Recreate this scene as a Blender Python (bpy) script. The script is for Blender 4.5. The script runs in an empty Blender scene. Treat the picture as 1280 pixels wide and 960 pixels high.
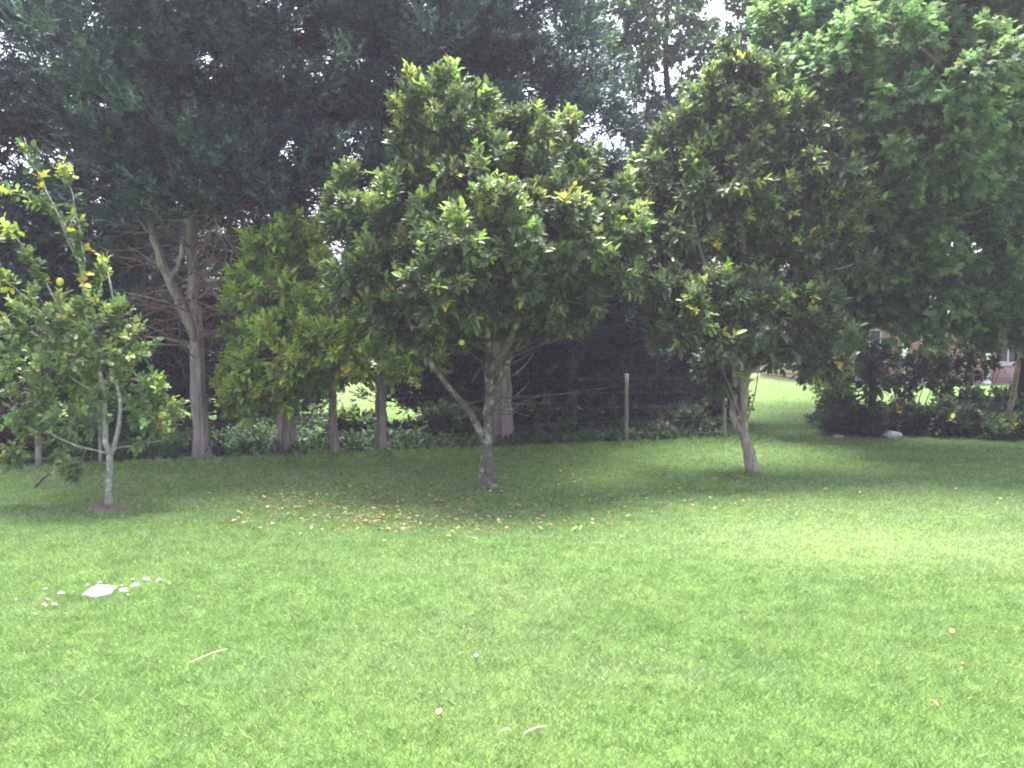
import bpy, math, random
import numpy as np
from mathutils import Vector

# ------------------------------------------------------------------ camera, sky, sun, exposure
sc = bpy.context.scene
COL = sc.collection
CAM_H = 1.6
F = 1108.5                      # focal length in pixels of the 1280 wide photograph
PITCH = math.radians(-2.6)
cam_data = bpy.data.cameras.new("camera")
cam_data.angle = math.radians(60.0)
cam_data.clip_start = 0.05
cam_data.clip_end = 2000
cam = bpy.data.objects.new("camera", cam_data)
COL.objects.link(cam)
cam.location = (0, 0, CAM_H)
cam.rotation_euler = (math.radians(90) + PITCH, 0, 0)
sc.camera = cam

SUN_EL, SUN_ROT = math.radians(72), math.radians(-14)
world = bpy.data.worlds.new("World")
sc.world = world
world.use_nodes = True
wt = world.node_tree
wt.nodes.clear()
sky = wt.nodes.new("ShaderNodeTexSky")
sky.sky_type = 'NISHITA'
sky.sun_disc = False
sky.sun_elevation = SUN_EL
sky.sun_rotation = SUN_ROT
sky.air_density = 1.0
sky.dust_density = 4.0
hs = wt.nodes.new("ShaderNodeHueSaturation")
hs.inputs['Saturation'].default_value = 0.55      # overcast: nearly white
bg = wt.nodes.new("ShaderNodeBackground")
bg.inputs['Strength'].default_value = 0.13
wo = wt.nodes.new("ShaderNodeOutputWorld")
wt.links.new(sky.outputs[0], hs.inputs['Color'])
wt.links.new(hs.outputs[0], bg.inputs['Color'])
wt.links.new(bg.outputs[0], wo.inputs['Surface'])

sun_data = bpy.data.lights.new("sun", 'SUN')
sun_data.energy = 5.0
sun_data.angle = math.radians(26)
sun_data.color = (1.0, 0.975, 0.94)
sun = bpy.data.objects.new("sun", sun_data)
COL.objects.link(sun)
# high sun behind thin cloud
sd = Vector((math.sin(SUN_ROT) * math.cos(SUN_EL), math.cos(SUN_ROT) * math.cos(SUN_EL), math.sin(SUN_EL)))
sun.rotation_euler = sd.to_track_quat('Z', 'Y').to_euler()

sc.view_settings.view_transform = 'Standard'
sc.view_settings.look = 'None'
sc.view_settings.gamma = 1.0
sc.view_settings.use_curve_mapping = False
sc.view_settings.exposure = 2.4
sc.render.engine = 'CYCLES'
cy = sc.cycles
cy.max_bounces = 6
cy.diffuse_bounces = 3
cy.glossy_bounces = 2
cy.transmission_bounces = 3
cy.transparent_max_bounces = 4
cy.use_denoising = True
cy.filter_width = 1.9
cy.sample_clamp_indirect = 4.0

rng = np.random.default_rng(7)
random.seed(7)

def at(px, py, d):
    """the point seen at pixel (px, py) of the photograph at ground distance d"""
    ex, ey = (px - 640) / F, (480 - py) / F
    c, s = math.cos(PITCH), math.sin(PITCH)
    dy = c - ey * s
    dz = s + ey * c
    k = d / dy
    return np.array([ex * k, d, CAM_H + dz * k])

def ground_at(px, py):
    ey = (480 - py) / F
    c, s = math.cos(PITCH), math.sin(PITCH)
    k = -CAM_H / (s + ey * c)
    return np.array([(px - 640) / F * k, (c - ey * s) * k, 0.0])

# ------------------------------------------------------------------ materials
def new_mat(name):
    m = bpy.data.materials.new(name)
    m.use_nodes = True
    nt = m.node_tree
    nt.nodes.clear()
    out = nt.nodes.new("ShaderNodeOutputMaterial")
    return m, nt, out

def N(nt, t, **kw):
    n = nt.nodes.new(t)
    for k, v in kw.items():
        if k in n.inputs:
            n.inputs[k].default_value = v
        else:
            setattr(n, k, v)
    return n

def leaf_mat(name, trans=0.3, rough=0.45, spec=0.5):
    """colour is the leaf's own colour, stored per leaf"""
    m, nt, out = new_mat(name)
    a = N(nt, "ShaderNodeAttribute")
    a.attribute_name = 'tint'
    p = N(nt, "ShaderNodeBsdfPrincipled")
    p.inputs['Roughness'].default_value = rough
    p.inputs['Specular IOR Level'].default_value = spec
    nt.links.new(a.outputs['Color'], p.inputs['Base Color'])
    t = N(nt, "ShaderNodeBsdfTranslucent")
    br = N(nt, "ShaderNodeHueSaturation")
    br.inputs['Saturation'].default_value = 1.0
    br.inputs['Value'].default_value = 1.3
    nt.links.new(a.outputs['Color'], br.inputs['Color'])
    nt.links.new(br.outputs[0], t.inputs['Color'])
    mx = N(nt, "ShaderNodeMixShader")
    mx.inputs[0].default_value = trans
    nt.links.new(p.outputs[0], mx.inputs[1])
    nt.links.new(t.outputs[0], mx.inputs[2])
    nt.links.new(mx.outputs[0], out.inputs['Surface'])
    return m

def noise_mat(name, c1, c2, scale=8, rough=0.85, stretch=(1, 1, 1), bump=0.3, c3=None, scale2=None, detail=6, spec=0.3):
    m, nt, out = new_mat(name)
    tc = N(nt, "ShaderNodeTexCoord")
    mp = N(nt, "ShaderNodeMapping")
    mp.inputs['Scale'].default_value = stretch
    nt.links.new(tc.outputs['Object'], mp.inputs['Vector'])
    n = N(nt, "ShaderNodeTexNoise")
    n.inputs['Scale'].default_value = scale
    n.inputs['Detail'].default_value = detail
    n.inputs['Roughness'].default_value = 0.65
    nt.links.new(mp.outputs[0], n.inputs['Vector'])
    r = N(nt, "ShaderNodeValToRGB")
    r.color_ramp.elements[0].position = 0.36
    r.color_ramp.elements[1].position = 0.64
    r.color_ramp.elements[0].color = (*c1, 1)
    r.color_ramp.elements[1].color = (*c2, 1)
    nt.links.new(n.outputs['Fac'], r.inputs[0])
    col = r.outputs[0]
    if c3:
        n2 = N(nt, "ShaderNodeTexNoise")
        n2.inputs['Scale'].default_value = scale2 or scale * .3
        n2.inputs['Detail'].default_value = 4
        nt.links.new(tc.outputs['Object'], n2.inputs['Vector'])
        r2 = N(nt, "ShaderNodeValToRGB")
        r2.color_ramp.elements[0].position = 0.54
        r2.color_ramp.elements[1].position = 0.64
        nt.links.new(n2.outputs['Fac'], r2.inputs[0])
        mx = N(nt, "ShaderNodeMixRGB")
        mx.inputs['Color2'].default_value = (*c3, 1)
        nt.links.new(r2.outputs[0], mx.inputs['Fac'])
        nt.links.new(col, mx.inputs['Color1'])
        col = mx.outputs[0]
    p = N(nt, "ShaderNodeBsdfPrincipled")
    p.inputs['Roughness'].default_value = rough
    p.inputs['Specular IOR Level'].default_value = spec
    nt.links.new(col, p.inputs['Base Color'])
    if bump:
        b = N(nt, "ShaderNodeBump")
        b.inputs['Strength'].default_value = bump
        b.inputs['Distance'].default_value = 0.02
        nt.links.new(n.outputs['Fac'], b.inputs['Height'])
        nt.links.new(b.outputs[0], p.inputs['Normal'])
    nt.links.new(p.outputs[0], out.inputs['Surface'])
    return m

M = {}
M['citrus_leaf'] = leaf_mat('citrus_leaf', 0.28, 0.46, 0.5)
M['soft_leaf'] = leaf_mat('soft_leaf', 0.48, 0.5, 0.35)
M['needle'] = leaf_mat('needle', 0.12, 0.6, 0.25)
M['blade'] = leaf_mat('blade', 0.4, 0.5, 0.3)
M['dead_leaf'] = leaf_mat('dead_leaf', 0.1, 0.7, 0.2)
M['conifer_bark'] = noise_mat('conifer_bark', (.12, .095, .095), (.32, .265, .25), 14, stretch=(1, 1, .12), bump=.9)
M['dead_wood'] = noise_mat('dead_wood', (.16, .115, .11), (.33, .26, .24), 18, stretch=(1, 1, .2), bump=.5)
M['dead_twig'] = noise_mat('dead_twig', (.14, .085, .08), (.24, .16, .145), 20, bump=0)
M['bough_bark'] = noise_mat('bough_bark', (.035, .028, .032), (.075, .06, .065), 20, bump=0)
M['citrus_bark'] = noise_mat('citrus_bark', (.06, .052, .042), (.13, .115, .095), 16, bump=.6, c3=(.24, .25, .21), scale2=9)
M['lemon_bark'] = noise_mat('lemon_bark', (.17, .17, .145), (.32, .32, .29), 24, bump=.5, c3=(.42, .43, .40), scale2=12)
M['pale_bark'] = noise_mat('pale_bark', (.15, .125, .10), (.34, .30, .26), 18, stretch=(1, 1, .35), bump=.6)
M['dark_bark'] = noise_mat('dark_bark', (.035, .03, .028), (.085, .07, .06), 14, stretch=(1, 1, .2), bump=.7)
M['post_wood'] = noise_mat('post_wood', (.17, .155, .14), (.30, .28, .25), 30, stretch=(1, 1, .08), bump=.4)
M['stick_wood'] = noise_mat('stick_wood', (.10, .085, .06), (.22, .19, .14), 20, bump=.4)
M['wire'] = noise_mat('wire', (.10, .095, .10), (.20, .19, .20), 40, rough=.45, bump=0, spec=.6)
M['stone'] = noise_mat('stone', (.20, .195, .18), (.46, .45, .43), 35, bump=.5)
M['slab'] = noise_mat('slab', (.20, .20, .20), (.34, .34, .34), 18, bump=.25)
M['grey_rock'] = noise_mat('grey_rock', (.09, .09, .09), (.21, .205, .20), 9, bump=.9)
M['soil'] = noise_mat('soil', (.10, .075, .06), (.24, .18, .14), 30, bump=.9)
M['fruit_yellow'] = noise_mat('fruit_yellow', (.44, .42, .07), (.56, .50, .10), 30, rough=.45, bump=.15)
M['fruit_orange'] = noise_mat('fruit_orange', (.62, .30, .03), (.72, .42, .06), 30, rough=.45, bump=.15)
M['straw'] = noise_mat('straw', (.50, .46, .27), (.66, .60, .40), 30, bump=.2)
M['roof'] = noise_mat('roof', (.09, .075, .07), (.15, .13, .12), 6, bump=.4)
M['white_paint'] = noise_mat('white_paint', (.74, .75, .76), (.82, .82, .82), 6, bump=0, rough=.5)
M['dark_paint'] = noise_mat('dark_paint', (.10, .10, .12), (.15, .15, .17), 6, bump=0, rough=.5)
M['ground_far'] = None

def brick_mat():
    m, nt, out = new_mat('brick')
    tc = N(nt, "ShaderNodeTexCoord")
    mp = N(nt, "ShaderNodeMapping")
    mp.inputs['Rotation'].default_value = (math.radians(90), 0, 0)
    nt.links.new(tc.outputs['Object'], mp.inputs['Vector'])
    b = N(nt, "ShaderNodeTexBrick")
    b.inputs['Color1'].default_value = (.42, .17, .12, 1)
    b.inputs['Color2'].default_value = (.33, .12, .09, 1)
    b.inputs['Mortar'].default_value = (.45, .40, .36, 1)
    b.inputs['Scale'].default_value = 1.0
    b.inputs['Brick Width'].default_value = .24
    b.inputs['Row Height'].default_value = .086
    b.inputs['Mortar Size'].default_value = .009
    nt.links.new(mp.outputs[0], b.inputs['Vector'])
    p = N(nt, "ShaderNodeBsdfPrincipled")
    p.inputs['Roughness'].default_value = .85
    nt.links.new(b.outputs[0], p.inputs['Base Color'])
    nt.links.new(p.outputs[0], out.inputs['Surface'])
    return m
M['brick'] = brick_mat()

def glass_mat():
    m, nt, out = new_mat('window_glass')
    p = N(nt, "ShaderNodeBsdfPrincipled")
    p.inputs['Base Color'].default_value = (.03, .035, .05, 1)
    p.inputs['Roughness'].default_value = .06
    nt.links.new(p.outputs[0], out.inputs['Surface'])
    return m
M['glass'] = glass_mat()

def ground_mat():
    m, nt, out = new_mat('lawn_turf')
    tc = N(nt, "ShaderNodeTexCoord")
    n = N(nt, "ShaderNodeTexNoise")
    n.inputs['Scale'].default_value = 22
    n.inputs['Detail'].default_value = 8
    n.inputs['Roughness'].default_value = .75
    nt.links.new(tc.outputs['Object'], n.inputs['Vector'])
    r = N(nt, "ShaderNodeValToRGB")
    r.color_ramp.elements[0].position = .35
    r.color_ramp.elements[1].position = .68
    r.color_ramp.elements[0].color = (.045, .085, .020, 1)
    r.color_ramp.elements[1].color = (.120, .190, .048, 1)
    nt.links.new(n.outputs['Fac'], r.inputs[0])
    n2 = N(nt, "ShaderNodeTexNoise")
    n2.inputs['Scale'].default_value = .5
    n2.inputs['Detail'].default_value = 4
    nt.links.new(tc.outputs['Object'], n2.inputs['Vector'])
    r2 = N(nt, "ShaderNodeValToRGB")
    r2.color_ramp.elements[0].position = .45
    r2.color_ramp.elements[1].position = .7
    r2.color_ramp.elements[0].color = (1, 1, 1, 1)
    r2.color_ramp.elements[1].color = (1.25, 1.1, 1.0, 1)
    nt.links.new(n2.outputs['Fac'], r2.inputs[0])
    mx = N(nt, "ShaderNodeMixRGB", blend_type='MULTIPLY')
    mx.inputs['Fac'].default_value = 1
    nt.links.new(r.outputs[0], mx.inputs['Color1'])
    nt.links.new(r2.outputs[0], mx.inputs['Color2'])
    p = N(nt, "ShaderNodeBsdfPrincipled")
    p.inputs['Roughness'].default_value = .9
    p.inputs['Specular IOR Level'].default_value = .15
    nt.links.new(mx.outputs[0], p.inputs['Base Color'])
    b = N(nt, "ShaderNodeBump")
    b.inputs['Strength'].default_value = .8
    b.inputs['Distance'].default_value = .02
    nt.links.new(n.outputs['Fac'], b.inputs['Height'])
    nt.links.new(b.outputs[0], p.inputs['Normal'])
    nt.links.new(p.outputs[0], out.inputs['Surface'])
    return m
M['turf'] = ground_mat()

# ------------------------------------------------------------------ object helpers
def link(name, me, mat, parent=None):
    me.materials.append(M[mat])
    o = bpy.data.objects.new(name, me)
    COL.objects.link(o)
    if parent is not None:
        o.parent = parent
    return o

def empty(name, loc=(0, 0, 0), rz=0):
    o = bpy.data.objects.new(name, None)
    COL.objects.link(o)
    o.location = loc
    o.rotation_euler = (0, 0, rz)
    o.empty_display_size = .2
    return o

def tag(o, label=None, cat=None, group=None, kind=None):
    if label: o['label'] = label
    if cat: o['category'] = cat
    if group: o['group'] = group
    if kind: o['kind'] = kind
    return o

def copy_tree(o, parent=None):
    c = o.copy()
    COL.objects.link(c)
    c.parent = parent
    for ch in list(o.children):
        copy_tree(ch, c)
    return c

def mesh_np(name, verts, loops, sizes, tint=None, smooth=False):
    me = bpy.data.meshes.new(name)
    verts = np.ascontiguousarray(verts, dtype=np.float32).reshape(-1, 3)
    loops = np.ascontiguousarray(loops, dtype=np.int32).ravel()
    sizes = np.asarray(sizes, dtype=np.int32).ravel()
    me.vertices.add(len(verts))
    me.vertices.foreach_set('co', verts.ravel())
    me.loops.add(len(loops))
    me.loops.foreach_set('vertex_index', loops)
    me.polygons.add(len(sizes))
    starts = np.concatenate([[0], np.cumsum(sizes)[:-1]]).astype(np.int32)
    me.polygons.foreach_set('loop_start', starts)
    if smooth:
        me.polygons.foreach_set('use_smooth', np.ones(len(sizes), dtype=bool))
    me.update(calc_edges=True)
    if tint is not None:
        at_ = me.attributes.new('tint', 'FLOAT_COLOR', 'POINT')
        rgba = np.ones((len(verts), 4), dtype=np.float32)
        rgba[:, :3] = tint
        at_.data.foreach_set('color', rgba.ravel())
    return me

class Tubes:
    """swept round limbs collected into one mesh"""
    def __init__(s):
        s.v, s.l, s.z, s.n = [], [], [], 0
    def add(s, pts, rad, sides=8, rough=0.0, r=None, cap=True):
        pts = np.asarray(pts, float)
        n = len(pts)
        rad = np.asarray(rad, float) if np.ndim(rad) else np.full(n, rad)
        d = np.gradient(pts, axis=0)
        d /= np.linalg.norm(d, axis=1, keepdims=True) + 1e-9
        ref = np.array([0.0, 0, 1]) if abs(d[0][2]) < .8 else np.array([1.0, 0, 0])
        u = np.cross(d, ref)
        u /= np.linalg.norm(u, axis=1, keepdims=True) + 1e-9
        w = np.cross(d, u)
        a = np.linspace(0, 2 * math.pi, sides, endpoint=False)
        rr = rad[:, None] * np.ones(sides)
        if rough:
            rr = rr * (1 + rough * rng.normal(0, 1, (n, sides)) * .5 + rough * rng.normal(0, 1, (1, sides)))
        P = pts[:, None] + rr[..., None] * (np.cos(a)[None, :, None] * u[:, None] + np.sin(a)[None, :, None] * w[:, None])
        i = np.arange(n - 1)[:, None] * sides
        j = np.arange(sides)[None]
        k = (j + 1) % sides
        q = np.stack([i + j, i + k, i + sides + k, i + sides + j], -1).reshape(-1, 4) + s.n
        s.v.append(P.reshape(-1, 3)); s.l.append(q.ravel()); s.z.append(np.full(len(q), 4))
        if cap:
            s.l.append(np.arange(sides) + s.n + (n - 1) * sides); s.z.append([sides])
            s.l.append(np.arange(sides)[::-1] + s.n); s.z.append([sides])
        s.n += n * sides
    def build(s, name, mat, parent=None, smooth=True):
        me = mesh_np(name, np.concatenate(s.v), np.concatenate(s.l), np.concatenate(s.z), smooth=smooth)
        return link(name, me, mat, parent)

def curve(pts, n=12, jit=0.0):
    """smooth path through control points"""
    pts = np.asarray(pts, float)
    m = len(pts)
    if m == 2:
        t = np.linspace(0, 1, n)[:, None]
        out = pts[0] * (1 - t) + pts[1] * t
    else:
        P = np.vstack([2 * pts[0] - pts[1], pts, 2 * pts[-1] - pts[-2]])
        ts = np.linspace(0, m - 1 - 1e-6, n)
        out = []
        for t in ts:
            i = int(t); f = t - i
            p0, p1, p2, p3 = P[i:i + 4]
            out.append(.5 * ((2 * p1) + (-p0 + p2) * f + (2 * p0 - 5 * p1 + 4 * p2 - p3) * f * f + (-p0 + 3 * p1 - 3 * p2 + p3) * f ** 3))
        out = np.array(out)
    if jit:
        j = rng.normal(0, jit, out.shape); j[0] = 0; j[-1] = 0
        out = out + j
    return out

def unit(a):
    return a / (np.linalg.norm(a, axis=-1, keepdims=True) + 1e-9)

def rdir(n):
    return unit(rng.normal(0, 1, (n, 3)))

# leaf templates: x width, y length, z normal
def T_citrus():
    v = np.array([[0, 0, 0], [-.21, .30, .05], [-.18, .68, .03], [0, 1, -.09], [.18, .68, .03], [.21, .30, .05]])
    return v, [[0, 3, 2, 1], [0, 5, 4, 3]]
def T_oval():
    v = np.array([[0, 0, 0], [-.30, .32, .07], [-.26, .72, .03], [0, 1, -.10], [.26, .72, .03], [.30, .32, .07]])
    return v, [[0, 3, 2, 1], [0, 5, 4, 3]]
def T_maple():
    v = np.array([[0, .08, 0], [-.34, .46, .03], [0, 1.0, -.10], [.34, .46, .03],
                  [-.56, .66, -.08], [-.46, .16, .0], [.56, .66, -.08], [.46, .16, 0]])
    return v, [[0, 1, 2, 3], [0, 5, 4, 1], [0, 3, 6, 7]]
def T_blade():
    v = np.array([[-.5, 0, 0], [.5, 0, 0], [0, 1, 0]])
    return v, [[0, 1, 2]]
def T_kite():
    v = np.array([[0, 0, 0], [.5, .45, .0], [0, 1, 0], [-.5, .45, .0]])
    return v, [[0, 1, 2, 3]]

class Leaves:
    def __init__(s, tmpl, wide=1.0):
        s.tv, s.tf = tmpl
        s.tv = s.tv * np.array([wide, 1, 1])
        s.pos, s.dir, s.up, s.size, s.col = [], [], [], [], []
    def add(s, pos, d, up, size, col):
        n = len(pos)
        s.pos.append(pos); s.dir.append(unit(d)); s.up.append(up)
        s.size.append(np.broadcast_to(size, (n,)))
        s.col.append(np.broadcast_to(col, (n, 3)))
    def count(s):
        return sum(len(p) for p in s.pos)
    def build(s, name, mat, parent=None, origin=(0, 0, 0)):
        pos = np.concatenate(s.pos) - np.asarray(origin); Y = np.concatenate(s.dir); up = np.concatenate(s.up)
        sz = np.concatenate(s.size); col = np.concatenate(s.col)
        X = unit(np.cross(Y, up)); Z = np.cross(X, Y)
        tv = s.tv
        V = pos[:, None] + sz[:, None, None] * (tv[None, :, 0, None] * X[:, None] + tv[None, :, 1, None] * Y[:, None] + tv[None, :, 2, None] * Z[:, None])
        k = len(tv); n = len(pos)
        fl = np.concatenate([np.array(f) for f in s.tf]); fs = np.array([len(f) for f in s.tf])
        loops = (np.arange(n)[:, None] * k + fl[None]).ravel()
        sizes = np.tile(fs, n)
        me = mesh_np(name, V.reshape(-1, 3), loops, sizes, np.repeat(col, k, axis=0))
        return link(name, me, mat, parent)

def vary(base, n, amt=.18, hue=.10):
    base = np.asarray(base, float)
    b = np.clip(base * (1 + rng.normal(0, amt, (n, 1))) * (1 + rng.normal(0, hue, (n, 3))), .004, .95)
    return b

def shoots(L, tips, dirs, k, leaf, length, cols, spread=.9, droop=.15, size_var=.33):
    """k leaves spiralled along each shoot that ends at tip"""
    n = len(tips)
    t = np.linspace(0, 1, k)[None].repeat(n, 0)
    ax = unit(dirs)
    ref = rdir(n)
    u = unit(np.cross(ax, ref)); w = np.cross(ax, u)
    ang = (np.arange(k) * 2.4)[None] + rng.uniform(0, 6.28, (n, 1))
    rad = np.cos(ang)[..., None] * u[:, None] + np.sin(ang)[..., None] * w[:, None]
    ln = np.broadcast_to(length, (n,))
    pos = tips[:, None] - ax[:, None] * ((1 - t) * ln[:, None])[..., None]
    sp = (spread * (1 - .55 * t))[..., None]
    d = ax[:, None] * (1 - .45 * sp) + rad * sp + rng.normal(0, .18, (n, k, 3))
    d[..., 2] -= droop * (1 - t)
    up = np.tile(np.array([0, 0, 1.0]), (n, k, 1)) + ax[:, None] * .6 + rng.normal(0, .35, (n, k, 3))
    sz = leaf * (1 + rng.normal(0, size_var, (n, k))).clip(.45, 1.6) * (1 - .25 * (t > .9))
    c = np.repeat(cols[:, None], k, 1) * (1 + rng.normal(0, .12, (n, k, 1)))
    L.add(pos.reshape(-1, 3), d.reshape(-1, 3), up.reshape(-1, 3), sz.ravel(), c.reshape(-1, 3).clip(.003, .95))

def clump_centres(blobs, spacing, inner=.25):
    """clump positions over the outside of each ellipsoid, a few inside"""
    P, O = [], []
    for c, r in blobs:
        c = np.asarray(c, float); r = np.asarray(r, float)
        area = 4 * math.pi * ((((r[0] * r[1]) ** 1.6 + (r[0] * r[2]) ** 1.6 + (r[1] * r[2]) ** 1.6) / 3) ** (1 / 1.6))
        n = max(5, int(area / spacing ** 2))
        d = rdir(n)
        q = np.where(rng.random(n) < inner, rng.uniform(.25, .7, n), rng.uniform(.78, 1.08, n))
        P.append(c + d * r * q[:, None])
        O.append(unit(d / r))
    return np.concatenate(P), np.concatenate(O)

def broadleaf_crown(L, blobs, spacing, clump_r, per_clump, k, leaf, length, palette, young, young_p, yellow, yellow_p,
                    up_bias=.5, spread=.9, droop=.15, inner=.25, twigs=None, keep=None, yellow_zone=None, pockets=.95):
    C, O = clump_centres(blobs, spacing, inner)
    if keep is not None:
        m = keep(C); C = C[m]; O = O[m]
    # leave pockets empty so the crown breaks into masses with dark gaps
    f = 2.6 / max(spacing / .3, 1)
    ph = rng.uniform(0, 6.28, 3)
    pocket = np.sin(C[:, 0] * f * 1.9 + ph[0]) * np.sin(C[:, 1] * f * 1.5 + ph[1]) + np.sin(C[:, 2] * f * 2.3 + ph[2] + C[:, 0] * 1.1) * .6
    m = pocket < pockets
    C = C[m]; O = O[m]
    n = len(C)
    cr = clump_r * rng.uniform(.7, 1.3, n)
    cidx = np.repeat(np.arange(n), per_clump)
    dd = rdir(len(cidx))
    dd = unit(dd + .5 * O[cidx] + np.array([0, 0, .25]))
    tips = C[cidx] + dd * (cr[cidx] * rng.uniform(.55, 1.15, len(cidx)))[:, None]
    dirs = dd + np.array([0, 0, up_bias]) + .5 * O[cidx]
    cl_tone = vary(palette, n, .14, .05)
    cols = cl_tone[cidx] * (1 + rng.normal(0, .14, (len(cidx), 1)))
    # fresh pale shoots where the crown grows outwards and upwards
    up = (O[cidx][:, 2] * .5 + .5) * (dd[:, 2] * .5 + .5)
    clump_young = rng.random(n)[cidx]
    yo = rng.random(len(cidx)) < young_p * (.35 + 1.8 * up) * (.3 + 1.4 * clump_young)
    cols[yo] = vary(young, int(yo.sum()), .18, .08)
    pz = np.full(len(cidx), yellow_p)
    if yellow_zone is not None:
        pz = pz + yellow_zone(tips)
    pz = pz * np.where(rng.random(n)[cidx] < .3, 2.4, .4)
    ye = rng.random(len(cidx)) < pz
    cols[ye] = vary(yellow, int(ye.sum()), .2, .05)
    shoots(L, tips, dirs, k, leaf, length * rng.uniform(.7, 1.3, len(cidx)), cols, spread, droop)
    if twigs is not None:
        return C, O, tips, cidx
    return C, O, tips, cidx

def nearest_on(paths, p):
    # prefer joins below the clump, and not always the same one
    Q = np.concatenate(paths)
    d = np.linalg.norm(Q - p, axis=1) + np.maximum(0, Q[:, 2] - p[2]) * 1.2
    c = np.flatnonzero(d < d.min() * 1.35 + .03)
    return Q[int(rng.choice(c))]

def wire_branches(T, paths, C, tips, cidx, r=.011, twig_r=.003, every=1, ttw=3):
    """join every clump to the nearest wood already grown, limbs first, then earlier clumps"""
    nodes = np.concatenate(paths)
    first = np.min(np.linalg.norm(C[:, None] - nodes[None], axis=2), axis=1)
    for i in np.argsort(first):
        c = C[i]
        d = np.linalg.norm(nodes - c, axis=1) + np.maximum(0, nodes[:, 2] - c[2]) * .9
        s = nodes[int(np.argmin(d))]
        ln = np.linalg.norm(c - s)
        m = (s + c) / 2 + np.array([0, 0, -.10]) * ln + rng.normal(0, .06, 3) * ln
        p = curve([s, m, c], 6)
        T.add(p, np.linspace(r * (.7 + .5 * first[i]), r * .5, 6), 4, cap=False)
        nodes = np.concatenate([nodes, p[2:]])
    for i in np.arange(0, len(tips), ttw):
        T.add(np.array([C[cidx[i]], tips[i]]), [twig_r * 1.4, twig_r * .6], 3, cap=False)

def px_blobs(lst, d, zs=1.0):
    out = []
    for e in lst:
        cx, cy, rx, ry = e[:4]
        off = e[4] if len(e) > 4 else 0
        dep = e[5] if len(e) > 5 else None
        dd = d + off
        c = at(cx, cy, dd)
        a, b = rx / F * dd, ry / F * dd
        out.append((c, (a, (dep if dep else (a + b) * .5) * zs, b)))
    return out

# ------------------------------------------------------------------ the ground
def ground_h(x, y):
    return 0.0 * x

def build_ground():
    xs = np.concatenate([[-190, -100, -60, -25], np.linspace(-14, 14, 29), [25, 60, 100, 190]])
    ys = np.concatenate([[-100, -40, -8], np.linspace(0, 30, 31), [45, 80, 120, 190]])
    X, Y = np.meshgrid(xs, ys)
    V = np.stack([X, Y, X * 0], -1).reshape(-1, 3)
    nx, ny = len(xs), len(ys)
    i = np.arange(ny - 1)[:, None] * nx + np.arange(nx - 1)[None]
    q = np.stack([i, i + 1, i + 1 + nx, i + nx], -1).reshape(-1, 4)
    o = link('lawn', mesh_np('lawn', V, q, np.full(len(q), 4)), 'turf')
    tag(o, kind='structure')
build_ground()

def val_noise(x, y, scale, seed=0):
    r = np.random.default_rng(seed)
    G = r.random((256, 256))
    u, v = x / scale + 100, y / scale + 100
    i, j = np.floor(u).astype(int), np.floor(v).astype(int)
    fu, fv = u - i, v - j
    fu = fu * fu * (3 - 2 * fu); fv = fv * fv * (3 - 2 * fv)
    g = lambda a, b: G[a % 256, b % 256]
    return (g(i, j) * (1 - fu) * (1 - fv) + g(i + 1, j) * fu * (1 - fv) + g(i, j + 1) * (1 - fu) * fv + g(i + 1, j + 1) * fu * fv)

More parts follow.
